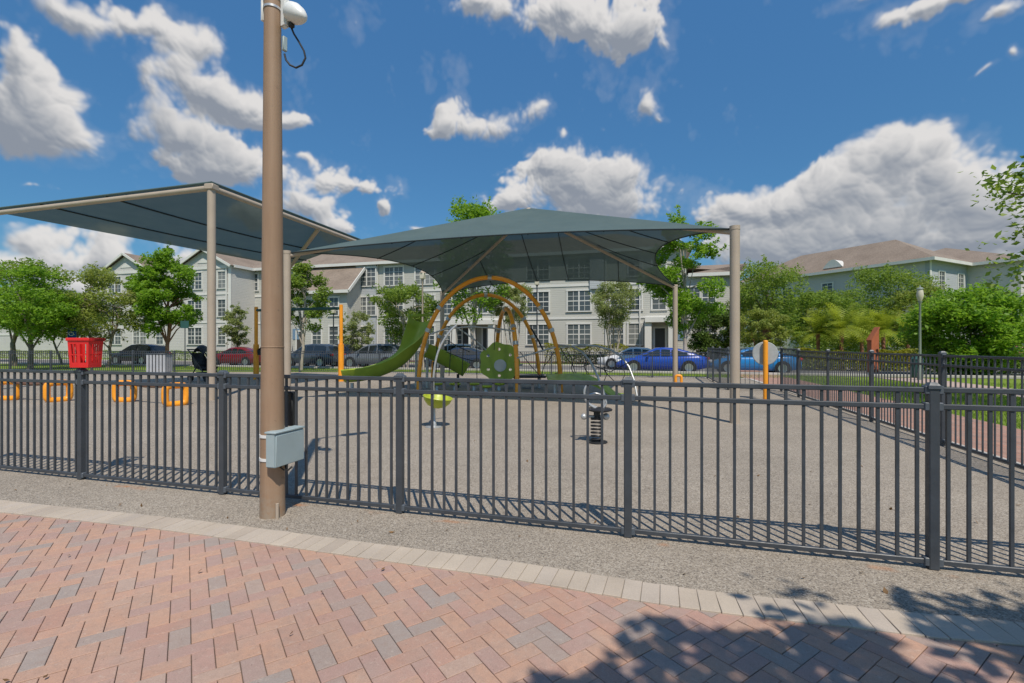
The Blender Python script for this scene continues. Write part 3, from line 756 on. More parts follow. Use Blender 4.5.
# second canopy, upper left
A, Bc, Cc, Dc = V3(-8.2, 13.1, 5.9), V3(-17.3, 15.75, 5.9), V3(-6.35, 20.2, 5.9), V3(-10.75, 23.0, 5.25)
c2 = thing('shade_canopy', 'higher flat teal shade canopy with tan edge beams at upper left', 'canopy', (A.x, A.y, 0))
def f2(u, v):
    p = A.lerp(Bc, u).lerp(Cc.lerp(Dc, u), v); k = 16 * u * (1 - u) * v * (1 - v)
    p.z -= 0.12 * k; p.z += 0.03; return p
fo = MB().grid(f2, 24, 24).build('fabric', M_CAN, c2, world=True, smooth=25)
s2 = MB()
for t in (0.42, 0.72): s2.tube([f2(t, v / 16) - Vector((0, 0, 0.03)) for v in range(17)], 0.025, 5)
for ed in ([f2(u / 16, 0) for u in range(17)], [f2(0, u / 16) for u in range(17)]):
    MB().tube([p + Vector((0, 0, 0.01)) for p in ed], 0.035, 8).build('hem', M_CAN, fo, world=True)
s2.build('seam', M_SEAM, fo, world=True)
def edge_beam(p, q, r=0.075): return MB().tube([p - Vector((0, 0, 0.11)), q - Vector((0, 0, 0.11))], r, 14).build('edge_beam', M_TAN, c2, world=True)
edge_beam(A, Bc); edge_beam(A, Cc)
m_ = A.lerp(Cc, 0.62)
MB().tube([Dc - Vector((0, 0, .15)), m_ - Vector((0, 0, .15))], 0.075, 12).build('cross_beam', M_TAN, c2, world=True)
for c in (A, Bc, Dc):
    MB().tube([(c.x, c.y, -0.05), (c.x, c.y, c.z - 0.06)], 0.105, 20).build('post', M_TAN, c2, world=True)
MB().box((A.x, A.y, 5.8), (0.26, 0.26, 0.16), R(10)).build('corner_bracket', M_TAN, c2, world=True, bevel=0.02)

# ------------------------------------------------------------------ play equipment
def arc(p, q, h, n=28, power=2.0, lean=0.0):
    p, q = Vector(p), Vector(q); o = []
    for i in range(n + 1):
        a = math.pi * i / n; t = 0.5 - 0.5 * math.cos(a)
        z = h * (abs(math.sin(a)) ** (2 / power))
        o.append(p.lerp(q, t) + Vector((0, 0, z)))
    return o
cl = thing('climbing_frame', 'orange arched climbing frame with ropes, silver pipes and a round green panel under the canopy', 'climbing frame', (*site(-0.7, 16.5), 0))
pA, qA = V3(-2.98, 15.3, 0), V3(1.56, 15.3, 0)
pB, qB = V3(-3.08, 18.6, 0), V3(1.06, 18.6, 0)
pC, qC = V3(0.16, 14.45, 0), V3(-0.62, 18.6, 0)
def collar(mb, path, i, r):
    a, b = Vector(path[i]), Vector(path[i + 1]); dd = (b - a).normalized() * 0.06
    mb.tube([a - dd, a + dd], r, 12)
for (p, q, h, rr, pw_) in ((pA, qA, 3.66, 0.07, 2.25), (pB, qB, 3.46, 0.07, 2.2), (pC, qC, 2.75, 0.07, 2.4)):
    ph = arc(p, q, h, 36, pw_)
    MB().tube([tuple(ph[0] - Vector((0, 0, .05)))] + ph + [tuple(ph[-1] - Vector((0, 0, .05)))], rr, 12).build('arch', M_ORG, cl, world=True)
    for i in (6, 9, 18, 27, 30):
        clm = MB(); collar(clm, ph, i, rr + 0.022); clm.build('collar', M_SIL, cl, world=True)
# round green panel with lobed edge and holes suggested by rings
gp = V3(-0.42, 16.0, 0.93); out = []
for i in range(72):
    a = 2 * math.pi * i / 72; r = 0.66 + 0.035 * math.cos(7 * a)
    out.append((r * math.cos(a), r * math.sin(a)))
Mg = Matrix.Translation(gp) @ Matrix.Rotation(R(15.8 + 8), 4, 'Z') @ Matrix.Rotation(R(90), 4, 'X')
bmx = bmesh.new()
vo = [bmx.verts.new((x, y, 0)) for x, y in out]; eo = [bmx.edges.new((vo[i], vo[(i + 1) % 72])) for i in range(72)]
holes = [(0.02, -0.1, 0.17)] + [(0.44 * math.cos(a), 0.44 * math.sin(a), 0.05) for a in (0.6, 1.6, 2.6, 3.7, 4.7, 5.7)]
eh = []
for hx, hy, hr in holes:
    vh = [bmx.verts.new((hx + hr * math.cos(2 * math.pi * i / 16), hy + hr * math.sin(2 * math.pi * i / 16), 0)) for i in range(16)]
    eh += [bmx.edges.new((vh[i], vh[(i + 1) % 16])) for i in range(16)]
bmesh.ops.triangle_fill(bmx, use_beauty=True, edges=eo + eh)
ret = bmesh.ops.extrude_face_region(bmx, geom=list(bmx.faces))
for v in [e for e in ret['geom'] if isinstance(e, bmesh.types.BMVert)]: v.co.z += 0.04
bmx.verts.index_update()
disc_mb = MB().add([Mg @ v.co for v in bmx.verts], [tuple(v.index for v in f.verts) for f in bmx.faces]); bmx.free()
disc_mb.build('round_panel', M_GRN, cl, world=True, smooth=30)
MB().lathe([(0.165, -0.03), (0.205, -0.03), (0.205, 0.07), (0.165, 0.07)], n=24, M=Mg @ Matrix.Translation((0.02, -0.1, 0))).build('porthole_ring', M_SIL, cl, world=True)
# silver pipes and ropes
def pipe(pts, r=0.026): MB().tube([PZ(*p) for p in pts], r, 10).build('silver_pipe', M_SIL, cl, world=True)
pipe([(428, 335, 15.4), (445, 329, 15.6), (470, 326.5, 15.6), (492, 328, 15.4), (514, 331, 14.6)])
pipe([(455, 326, 15.6), (475, 340, 15.7), (486, 350, 15.9)])
pipe([(517, 358, 14.5), (535, 353, 15.0), (548, 349, 15.2), (560, 346.5, 15.3)])
pipe([(558, 345, 15.3), (572, 346.5, 14.8), (582, 352, 14.3), (590, 361, 13.9), (597, 375, 13.5), (603, 390, 13.2), (606, 400, 13.15)], 0.032)
pipe([(560, 348, 15.3), (580, 345, 15.3), (597, 346, 15.1), (611, 350, 14.9), (622, 357, 14.6), (629, 367, 14.4), (634, 380, 14.2), (637, 396, 14.0)], 0.032)
def rope(pts, r=0.013): MB().tube([PZ(*p) for p in pts], r, 7).build('rope', M_ROPE, cl, world=True)
rope([(531, 328, 16), (537, 338, 15.9), (543, 350, 15.6)], 0.03)
rope([(560, 347, 15.3), (566, 357, 15.1), (573, 366, 15.0), (581, 367, 14.9), (590, 364, 14.8), (600, 368, 14.7), (610, 372, 14.6), (622, 366, 14.5), (629, 362, 14.4)])
for k, (xa, xb) in enumerate(((566, 573), (574, 571), (582, 586), (590, 584), (600, 604), (610, 604), (618, 622))):
    rope([(xa, 349 + 0.6 * k, 15.1), ((xa + xb) / 2 + 1.5, 358, 14.95), (xb, 366 + (k % 3) * 2, 14.8)], 0.012)
    rope([(xb, 366 + (k % 3) * 2, 14.8), (xb + 3, 374, 14.7), (xa + 4, 381, 14.6)], 0.012)
for xa, ya, xb, yb in ((437, 332, 436, 378), (452, 329, 449, 376), (464, 328, 462, 376), (476, 328, 477, 380), (495, 329, 494, 350), (447, 340, 470, 352), (446, 352, 478, 362), (520, 352, 541, 377), (548, 350, 541, 377), (541, 377, 560, 372), (554, 352, 545, 365)):
    rope([(xa, ya, 15.6), ((xa + xb) / 2, (ya + yb) / 2 + 1, 15.6), (xb, yb, 15.6)])
# wide green ramp leaning right
def ramp_fn(u, v):
    p = PZ(548 + 82 * u, 346 + 30 + 0.5 * u + 26 * max(0, (u - .45) / .55) ** 1.7 if u > 0 else 376, 13.6)
    a, b = site(0, 0.95 * (v - 0.1)); z = p.z + 0.03 * math.sin(math.pi * u); return Vector((p.x + a, p.y + b, max(0.06, z - 0.30 * (1 - v) * (0.25 + 0.75 * u))))
mb = MB().grid(ramp_fn, 20, 6); nv = len(mb.v)
mb.add([(x, y, z - 0.06) for x, y, z in mb.v[:nv]], [tuple(reversed(f)) for f in mb.f])
bd_ = []
for i in range(20): mb.f += [(i, i + 1, nv + i + 1, nv + i), (6 * 21 + i, nv + 6 * 21 + i, nv + 6 * 21 + i + 1, 6 * 21 + i + 1)]
for j in range(6): mb.f += [(j * 21, nv + j * 21, nv + (j + 1) * 21, (j + 1) * 21), (j * 21 + 20, (j + 1) * 21 + 20, nv + (j + 1) * 21 + 20, nv + j * 21 + 20)]
mb.build('ramp_platform', M_GRN, cl, world=True)
lg = MB()
for u_ in (0.1, 0.5):
    p = ramp_fn(u_, 0.5); lg.tube([(p.x, p.y, -0.03), (p.x, p.y, p.z - 0.03)], 0.05, 10)
lg.build('platform_leg', M_SIL, cl, world=True)
# hump of dark rubber and deck near the arch feet
MB().box(tuple(V3(0.5, 16.6, 0.43)), (1.3, 0.9, 0.07), R(15.8)).build('deck', M_BLK, cl, world=True, bevel=0.02)
dl = MB()
for a_, b_ in ((0.1, 16.4), (0.95, 16.8)): dl.tube([tuple(V3(a_, b_, -0.03)), tuple(V3(a_, b_, 0.42))], 0.045, 10)
dl.build('deck_leg', M_SIL, cl, world=True)
# slides: swept troughs
def trough(path, wid, dep, th=0.035):
    P = [Vector(p) for p in path]; mb = MB(); ring = []
    prof = []
    for k in range(9):
        a = -1 + 2 * k / 8; prof.append((a * 0.5, (abs(a) ** 2.6)))
    for i, p in enumerate(P):
        t = (P[min(i + 1, len(P) - 1)] - P[max(i - 1, 0)]).normalized(); sd = t.cross(Vector((0, 0, 1))); sd.normalize(); up = sd.cross(t)
        wi = wid[i] if isinstance(wid, list) else wid; de = dep[i] if isinstance(dep, list) else dep
        inner = [p + sd * (a * wi) + up * (b * de) for a, b in prof]
        outer = [p + sd * (a * (wi + 2 * th)) + up * (b * (de + 0.01) - th) for a, b in reversed(prof)]
        ring.append(inner + outer)
    n = len(ring[0]); vs = [q for r_ in ring for q in r_]; fs = []
    for i in range(len(P) - 1):
        for j in range(n): fs.append((i * n + j, i * n + (j + 1) % n, (i + 1) * n + (j + 1) % n, (i + 1) * n + j))
    for j in range(8):
        fs.append((j, j + 1, n - 2 - j, n - 1 - j)); o = (len(P) - 1) * n; fs.append((o + j, o + n - 1 - j, o + n - 2 - j, o + j + 1))
    return mb.add(vs, fs)
def spl(pts, n=24):                   # Catmull-Rom through points
    P = [Vector(p) for p in pts]; P = [P[0] * 2 - P[1]] + P + [P[-1] * 2 - P[-2]]; o = []
    for i in range(1, len(P) - 2):
        for k in range(n // (len(P) - 3)):
            t = k / (n // (len(P) - 3)); a, b, c, d_ = P[i - 1:i + 3]
            o.append(0.5 * ((2 * b) + (c - a) * t + (2 * a - 5 * b + 4 * c - d_) * t * t + (3 * b - a - 3 * c + d_) * t ** 3))
    return o + [P[-2]]
sl = thing('slide', 'tall olive green curved slide sweeping down to the left of the orange arches', 'slide', (*site(-3.6, 16.2), 0))
path = spl([PZ(423, 322, 16.7), PZ(421, 334, 16.4), PZ(414, 352, 16.1), PZ(400, 366, 15.9), PZ(380, 375.5, 15.7), PZ(362, 380, 15.6), PZ(346, 381.5, 15.6)], 36)
wl = [0.70 + 0.16 * max(0, 1 - i / 10) for i in range(len(path))]
trough(path, wl, [0.40 + 0.02 * max(0, 1 - i / 14) for i in range(len(path))]).build('chute', M_GRN, sl, world=True, smooth=50)
MB().tube([tuple(PZ(427, 330, 16.9)), tuple(PD(427, 16.9, -0.03))], 0.05, 12).tube([tuple(PZ(416, 345, 17)), tuple(PD(416, 17, -.03))], 0.045, 12).build('leg', M_SIL, sl, world=True)
MB().beam(PZ(407, 316.5, 16.5), PZ(433, 314.5, 16.9), 0.10, 0.10).build('top_lip', M_GRN, sl, world=True, bevel=0.03, seg=2)
MB().tube([tuple(PD(352, 15.6, -.02)), tuple(PZ(352, 383, 15.6))], 0.06, 10).build('foot', M_SIL, sl, world=True)
s2l = thing('slide', 'small green slide sloping down to the right between the orange arch legs', 'slide', (*site(-2.4, 17.2), 0))
path = spl([PZ(424, 356, 16.9), PZ(436, 361, 17.0), PZ(450, 368, 17.0), PZ(463, 375.5, 17.0)], 20)
trough(path, 0.6, 0.46).build('chute', M_GRN, s2l, world=True, smooth=50)
MB().tube([tuple(PD(434, 17.0, -.03)), tuple(PZ(434, 362, 17.0))], 0.05, 10).tube([tuple(PD(458, 17.0, -.03)), tuple(PZ(458, 374, 17.0))], 0.05, 10).build('leg', M_BLK, s2l, world=True)
# stepping pods
for i, (ppx, ppy, lab) in enumerate(((437, 384.5, 'lime stepping pod below the small green slide'), (474, 387, 'lime stepping pod left of the round green panel'), (499, 385.5, 'lime stepping pod straight below the round green panel'), (455, 383, 'lime stepping pod at the foot of the small green slide'), (486, 391, 'lime stepping pod nearest the foreground among the pods'))):
    p = PD(ppx, 16.0 if i != 4 else 15.0)
    t = thing('stepping_pod', lab, 'stepping pod', tuple(p), 0, 'lime stepping pods under the climbing frame')
    MB().lathe([(0.0001, 0.17), (0.13, 0.17), (0.19, 0.19), (0.205, 0.215), (0.18, 0.24), (0.0001, 0.25)], n=24).build('pad', M_LIME, t)
    MB().lathe([(0.07, -0.02), (0.05, 0.18)], n=14).build('stem', M_SIL, t)
# standing spinner with lime bowl
p = V3(-1.43, 8.75, 0)
sn_ = thing('spinner', 'lime bowl spinner seat with a tall bent silver handle pole standing near the fence', 'spinner', tuple(p))
MB().lathe([(0.0001, 0.36), (0.06, 0.355), (0.17, 0.40), (0.235, 0.47), (0.26, 0.545), (0.275, 0.55), (0.265, 0.565), (0.24, 0.56), (0.19, 0.49), (0.1, 0.42), (0.0001, 0.41)], n=28, M=Matrix.Rotation(R(9), 4, 'Y')).build('bowl', M_LIME, sn_)
MB().lathe([(0.15, -0.01), (0.15, 0.012), (0.055, 0.02), (0.05, 0.1), (0.035, 0.12), (0.035, 0.4)], n=20).build('base', M_SIL, sn_)
hp = spl([(0, 0, 0.40), L(0.0, 0.9), L(0.05, 1.25), L(0.14, 1.5), L(0.28, 1.72), L(0.42, 1.86)], 30)
MB().tube(hp, 0.019, 10).build('handle_pole', M_SIL, sn_)
# spring rider
p = V3(1.30, 7.35, 0)
sr = thing('spring_rider', 'spring rider with black coil, silver foot pegs and looped silver handles', 'spring rider', tuple(p), R(-15.8) * 0)
MB().tube([(0.085 * math.cos(t * 0.42), 0.085 * math.sin(t * 0.42), 0.02 + 0.36 * t / 104) for t in range(105)], 0.014, 7).build('spring', M_BLK, sr)
MB().lathe([(0.16, 0.0), (0.16, 0.018), (0.05, 0.02)], n=24).build('base_plate', M_BLK, sr)
fp = MB().tube([L(-0.2, 0.395), L(0.14, 0.395)], 0.022, 10).ball(L(-0.2, 0.395), 0.048).ball(L(0.14, 0.395), 0.055)
fp.build('foot_peg', M_SIL, sr)
MB().lathe([(0.0001, 0.47), (0.12, 0.47), (0.19, 0.49), (0.195, 0.51), (0.17, 0.525), (0.0001, 0.53)], c=L(0.04, 0), n=24).build('seat', M_BLK, sr)
MB().lathe([(0.05, 0.38), (0.05, 0.48)], n=14).build('seat_post', M_BLK, sr)
MB().tube(spl([L(-.02, .52), L(-0.14, .60), L(-0.19, 0.72), L(-0.17, 0.85), L(-0.05, 0.91), L(0.07, 0.85), L(0.11, 0.70), L(0.14, 0.60), L(0.1, 0.53)], 40), 0.017, 9).tube(spl([L(.02, .52, .1), L(-0.1, .58, .12), L(-0.15, 0.68, .12), L(0.0, 0.74, .12), L(0.12, 0.68, .12), L(0.12, 0.54, .1)], 30), 0.015, 9).build('handle', M_SIL, sr)
# swing frame
p0, p1 = V3(-7.12, 20.0, 0), V3(-11.3, 21.2, 0)
sw = thing('swing_frame', 'orange post swing frame with a dark crossbeam behind the brown pole', 'swing', (*((p0 + p1) / 2).to_2d(), 0))
for p in (p0, p1):
    po = MB().tube([(p.x, p.y, -.05), (p.x, p.y, 3.2)], 0.075, 16).build('post', M_ORG, sw, world=True)
    MB().tube([(p.x, p.y, -.04), (p.x, p.y, 1.55)], 0.115, 16).build('sleeve', M_ORG, po, world=True)
MB().tube([p0 + Vector((0, 0, 3.05)), p1 + Vector((0, 0, 3.05))], 0.06, 14).build('crossbeam', M_TEAL, sw, world=True)
for t_ in (0.9,):
    q = p0.lerp(p1, t_); dq = (p1 - p0).normalized()
    ch = MB()
    for s_ in (-0.16, 0.16): ch.tube([q + dq * s_ * 1.3 + Vector((0, 0, 3.02)), q + dq * s_ + Vector((0, 0, 1.5))], 0.012, 6)
    ch.build('chain', M_SIL, sw, world=True)
    c = q + Vector((0, 0, 1.2))
    MB().add([tuple(c + dq * a + Vector((0, b, h))) for a, b, h in ((-.2, -.16, -.12), (.2, -.16, -.12), (.2, .16, -.12), (-.2, .16, -.12), (-.2, -.2, .1), (.2, -.2, .1), (.22, .22, .32), (-.22, .22, .32))], [(3, 2, 1, 0), (0, 1, 5, 4), (1, 2, 6, 5), (2, 3, 7, 6), (3, 0, 4, 7)]).build('swing_seat', M_BLK, sw, world=True)
# low balance beams with orange loop ends
def loop_pts(c, dirx, w_, h_, n=24):
    o = []
    for i in range(n):
        a = 2 * math.pi * i / n; ca, sa = math.cos(a), math.sin(a)
        x = w_ / 2 * math.copysign(abs(ca) ** 0.45, ca); z = h_ / 2 * math.copysign(abs(sa) ** 0.45, sa)
        o.append(c + dirx * x + Vector((0, 0, z)))
    return o
for (a, b, lab) in (((-10.25, 12.7), (-8.3, 11.85), 'low brown balance bar between two orange loops left of the tall tan canopy post'), ((-13.75, 13.1), (-12.05, 12.75), 'low brown balance bar between two orange loops at the far left edge')):
    p, q = V3(*a, 0), V3(*b, 0); t = thing('balance_bar', lab, 'play equipment', (*((p + q) / 2).to_2d(), 0), 0, 'low balance bars with orange loops')
    for c, rr in ((p, 0.0), (q, 0.9)):
        dx = Vector((math.cos(rr + 0.35), math.sin(rr + 0.35), 0))
        lp = loop_pts(c + Vector((0, 0, 0.27)), dx, 0.46, 0.46)
        MB().tube(lp, 0.08, 10, closed=True).build('loop', M_ORG, t, world=True)
    mid = [p + Vector((0, 0, 0.52)), p.lerp(q, .25) + Vector((0, 0, .47)), p.lerp(q, .5) + Vector((0, 0, .45)), p.lerp(q, .75) + Vector((0, 0, .47)), q + Vector((0, 0, 0.52))]
    MB().tube(spl(mid, 20), 0.045, 10).build('bar', M_BROWN, t, world=True)
# small orange loop by the rear canopy post
c = PD(678.5, 17.3); t = thing('play_loop', 'small orange loop standing at the foot of the rear right canopy post', 'play equipment', tuple(c))
MB().tube(loop_pts(Vector((0, 0, 0.2)), Vector((1, 0.1, 0)), 0.2, 0.42), 0.05, 10, closed=True).build('loop', M_ORG, t)
# disc sign on an orange post
c = V3(6.92, 13.1, 0); t = thing('disc_panel', 'round pale grey disc panel on an orange post at the right of the play area', 'play panel', tuple(c))
MB().tube([(0, 0, -.05), (0, 0, 1.6)], 0.062, 16).lathe([(0.062, 1.6), (0.05, 1.63), (0.0001, 1.64)], n=16).build('post', M_ORG, t)
Mz = Matrix.Translation(L(0.04, 1.27, 0.1)) @ Matrix.Rotation(R(15.8 - 18), 4, 'Z') @ Matrix.Rotation(R(90), 4, 'X')
MB().lathe([(0.0001, -0.02), (0.31, -0.02), (0.325, 0.0), (0.31, 0.02), (0.0001, 0.02)], n=40, M=Mz).build('disc', mat('grey_disc', (0.40, 0.42, 0.42), 0.35, var=0.12, vscale=6), t)
# stroller
c = PD(206, 20.0); t = thing('stroller', 'black baby stroller with raised hood parked left of the swing frame', 'stroller', tuple(c), R(-10))
t.scale = (1.25,) * 3
wh = MB()
for x, y, r in ((-0.42, -.25, .14), (-0.42, .25, .14), (0.38, -.22, .11), (0.38, .22, .11)):
    Mw = Matrix.Translation((x, y, r)) @ Matrix.Rotation(R(90), 4, 'X')
    w1 = MB().lathe([(r * .78, -.02), (r, -.025), (r, .025), (r * .78, .02)], n=20, M=Mw)
    o = w1.build('wheel', M_TYRE, t); MB().lathe([(0.0001, -.012), (r * .75, -.01), (r * .75, .01), (0.0001, .012)], n=16, M=Mw).build('hub', M_FENL, o)
frm = MB()
for y in (-.24, .24): frm.tube([(0.38, y * .9, .13), (-0.05, y, .6), (-0.55, y, 1.04), (-0.66, y * .9, 1.06)], .018, 8).tube([(-0.42, y, .16), (0.05, y, .66)], .016, 8)
frm.tube([(-0.66, -.22, 1.06), (-0.66, .22, 1.06)], .022, 8); frm.build('frame', M_BLK, t)
MB().grid(lambda u, v: Vector((-0.38 + 0.55 * u * (1 - 0.25 * v) - .12 * v, -.23 + .46 * v, 0.80 + 0.42 * math.sin(math.pi * (0.15 + 0.7 * u)) - .1 * (2 * v - 1) ** 2)), 10, 8).add([(-.35, -.22, .55), (.1, -.22, .42), (.1, .22, .42), (-.35, .22, .55), (-.45, -.22, .95), (-.45, .22, .95)], [(0, 1, 2, 3), (0, 3, 5, 4)]).build('hood', M_BLK, t)
MB().add([(-.30, -.2, .45), (.15, -.2, .36), (.15, .2, .36), (-.30, .2, .45), (-.44, -.2, .9), (-.44, .2, .9), (.38, -.2, .5), (.38, .2, .5)], [(0, 1, 2, 3), (0, 3, 5, 4), (1, 6, 7, 2), (0, 4, 1), (3, 2, 5)]).build('seat', M_BLK, t)
MB().box((-.05, 0, .24), (.5, .36, .14)).build('storage_basket', M_BLK, t, bevel=.03)

# ------------------------------------------------------------------ buildings
def window(parent, u, z, v, wd, ht, cols, rows, units=1):
    fr = MB(); f = 0.10
    fr.box((u, v - 0.03, z + ht / 2 - f / 2 + 0.06), (wd + 0.16, 0.10, f + 0.06)); fr.box((u, v - 0.05, z - ht / 2 + f / 2 - 0.04), (wd + 0.2, 0.14, f))
    for s_ in (-1, 1): fr.box((u + s_ * (wd / 2 - f / 2 + 0.04), v - 0.027, z), (f + 0.04, 0.09, ht - 2 * f + 0.02))
    iw = wd - 2 * f + 0.06; uw = iw / units
    for k in range(units):
        x0 = u - iw / 2 + k * uw
        if k: fr.box((x0, v - 0.022, z), (0.13, 0.06, ht - 2 * f))
        for i in range(1, cols): fr.box((x0 + uw * i / cols, v - 0.012, z), (0.035, 0.02, ht - 2 * f))
        for j in range(1, rows):
            fr.box((x0 + uw / 2, v - (0.016 if j * 2 == rows else 0.010), z - ht / 2 + f + (ht - 2 * f) * j / rows), (uw - 0.04, 0.028 if j * 2 == rows else 0.018, 0.09 if j * 2 == rows else 0.035))
    o = fr.build('window', M_TRIM, parent, world=True, smooth=0)
    MB().quad((u - iw / 2, v - 0.004, z - ht / 2 + f * .6), (u + iw / 2, v - 0.004, z - ht / 2 + f * .6), (u + iw / 2, v - 0.004, z + ht / 2 - f * .6), (u - iw / 2, v - 0.004, z + ht / 2 - f * .6)).build('pane', M_GLASS, o, world=True, smooth=0)
    return o
B = thing('apartment_building', 'long pale three-storey apartment building with gables and white-framed windows behind the play area', 'building', (-20, 44, 0))
VM, VW = 46.0, 42.6
uE = FV(737, 300, VM)[0]; uM0 = FV(248, 300, VM)[0]
uW0, uW1 = FV(103, 300, VW)[0], FV(231, 300, VW)[0]
EAVE = 10.45
def wallbox(name, m, x0, y0, x1, y1, z0, z1): return MB().box2((x0, y0, z0), (x1, y1, z1)).build(name, m, B, world=True, smooth=0)
uT = FV(686, 0, VM)[0]
wallbox('wall', M_WALLG, uM0 - 6, VM, uT, VM + 13, -0.1, EAVE)
wallbox('end_wall', M_WALLG, uT + .003, VM, uE, VM + 11, -0.1, 7.9)
wallbox('wing_wall', M_WALLW, uW0, VW, uW1, VM - 0.003 + 0.0, -0.1, EAVE)
# blue bays on the main front
for a, b in ((357, 377), (463, 500), (590, 604)):
    ua, ub_ = FV(a, 0, VM)[0], FV(b, 0, VM)[0]; wallbox('bay_wall', M_WALLB, ua, VM - 0.25, ub_, VM - 0.002, -0.1 if a == 357 else 6.9, EAVE)
# lighter base storeys at right and white belt courses
bt = MB()
for z in (4.05, 7.2): bt.box2((uM0, VM - 0.06, z), (uE if z < 5 else uT, VM - 0.003, z + 0.22))
bt.build('belt_course', M_TRIM, B, world=True, smooth=0)
bt = MB()
for z in (4.05, 7.2): bt.box2((uW0 - .03, VW - 0.06, z), (uW1 + .03, VW - 0.003, z + 0.2))
bt.box2((uW0 - .1, VW - .09, EAVE - .35), (uW1 + .1, VW - .004, EAVE)); bt.box2((uW1 - .3, VW - .08, 0), (uW1 + .05, VW - .005, EAVE - .36))
bt.build('wing_trim', M_TRIM, B, world=True, smooth=0)
# roofs
def hip(name, x0, y0, x1, y1, z0, rise, ov=0.5):
    x0 -= ov; x1 += ov; y0 -= ov; y1 += ov; d_ = (y1 - y0) / 2; rx0, rx1 = x0 + d_, x1 - d_; ym = (y0 + y1) / 2
    mb = MB().add([(x0, y0, z0), (x1, y0, z0), (x1, y1, z0), (x0, y1, z0), (rx0, ym, z0 + rise), (rx1, ym, z0 + rise)], [(0, 1, 5, 4), (1, 2, 5), (2, 3, 4, 5), (3, 0, 4)])
    r = mb.build(name, M_ROOF, B, world=True, smooth=0)
    MB().box2((x0, y0 - .06, z0 - .28), (x1, y0 + .04, z0 + .02)).box2((x1 - .04, y0, z0 - .28), (x1 + .06, y1, z0 + .02)).box2((x0, y0 + .05, z0 - .2), (x1 - .05, y1, z0 - .12)).build('fascia', M_TRIM, r, world=True, smooth=0)
hip('roof', uM0 - 6, VM, uT, VM + 13, EAVE + 0.05, 3.0)
hip('end_roof', uT + .6, VM, uE, VM + 11, 7.95, 1.6, .45)
def gable(ua, ub_, up, v, vb, zp):
    z0 = EAVE + 0.03
    gw = MB().add([(ua, v, z0), (ub_, v, z0), (up, v, zp - .15), (ua, vb, z0), (ub_, vb, z0), (up, vb, zp - .15)], [(0, 1, 2), (5, 4, 3)]).build('gable_wall', M_WALLW, B, world=True, smooth=0)
    o = 0.45
    rf = MB().add([(ua - o, v - .4, z0 - .1), (up, v - .4, zp + .1), (up, vb + 6, zp + .1), (ua - o, vb + 6, z0 - .1), (ub_ + o, v - .4, z0 - .1), (ub_ + o, vb + 6, z0 - .1)], [(0, 1, 2, 3), (1, 4, 5, 2)]).build('gable_roof', M_ROOF, B, world=True, smooth=0)
    MB().beam((ua - o, v - .43, z0 - .22), (up, v - .43, zp - .02), .1, .26).beam((up, v - .43, zp - .02), (ub_ + o, v - .43, z0 - .22), .1, .26).build('bargeboard', M_TRIM, rf, world=True, smooth=0)
    MB().add([(up - .9, v - .05, z0 + .35), (up + .9, v - .05, z0 + .35), (up, v - .05, z0 + .95), (up - .9, v - .004, z0 + .35), (up + .9, v - .004, z0 + .35), (up, v - .004, z0 + .95)], [(0, 1, 2), (0, 3, 4, 1), (1, 4, 5, 2), (2, 5, 3, 0)]).build('vent', M_TRIM, gw, world=True, smooth=0)
for a, b, pk_, yy in ((104, 148, 126, 254), (179, 230, 204, 249)):
    ua, ub_, (up, zp) = FV(a, 0, VW)[0], FV(b, 0, VW)[0], FV(pk_, yy, VW)
    gable(ua, ub_, up, VW + (0 if a == 179 else 0.02), VM, zp)
hip('wing_roof', uW0, VW + 0.5, uW1, VM + 10, EAVE + 0.02, 2.3, 0.3)
# windows: surveyed by pixel column on each facade
for a, wpx, n_ in ((195, 14, 2), (222, 8, 1), (140, 12, 2), (115, 12, 2), (160, 8, 1)):
    for z in (2.62, 5.72, 8.85):
        k = (a - 512) / F; Y = VW / (CA + SA * k); window(B, FV(a, 0, VW)[0], z, VW, 0.95 * n_ + 0.25, 1.95, 2, 4, n_)
for a, n_, zz in ((254, 1, (8.95,)), (275, 2, (2.6, 5.8, 8.95)), (368, 2, (8.95, 5.8)), (394, 2, (8.95,)), (362, 2, (2.6,)), (394, 2, (2.6, 5.8)), (425, 2, (2.6, 5.8, 8.95)), (452, 2, (2.6, 5.8, 8.95)), (488, 2, (5.8, 8.95)), (538, 2, (2.6, 5.8, 8.95)), (579, 2, (2.6, 5.8, 8.95)), (617, 1, (2.6, 5.8)), (635, 1, (2.6, 5.8, 8.95)), (659, 1, (5.8, 8.95)), (708, 1, (5.8, 2.6)), (694, 1, (5.8,))):
    for z in zz: window(B, FV(a, 0, VM)[0], z, VM - (0.25 if a in (368, 362) else 0.003), 1.0 * n_ + 0.3, 2.05, 2, 4, n_)
# dark open entry bays and doors
def entry(a, b, v, h):
    ua, ub_ = FV(a, 0, v)[0], FV(b, 0, v)[0]
    d_ = MB().quad((ua, v - .012, 0), (ub_, v - .012, 0), (ub_, v - .012, h), (ua, v - .012, h)).build('door', M_DOOR, B, world=True, smooth=0)
    MB().box2((ua - .15, v - .06, 0), (ua, v - .004, h + .15)).box2((ub_, v - .06, 0), (ub_ + .15, v - .004, h + .15)).box2((ua, v - .06, h), (ub_, v - .004, h + .15)).build('door_frame', M_TRIM, d_, world=True, smooth=0)
entry(655, 665, VM, 3.1); entry(463, 473, VM, 3.3); entry(483, 487, VM, 3.3); entry(297, 302, 43.2, 3.0)
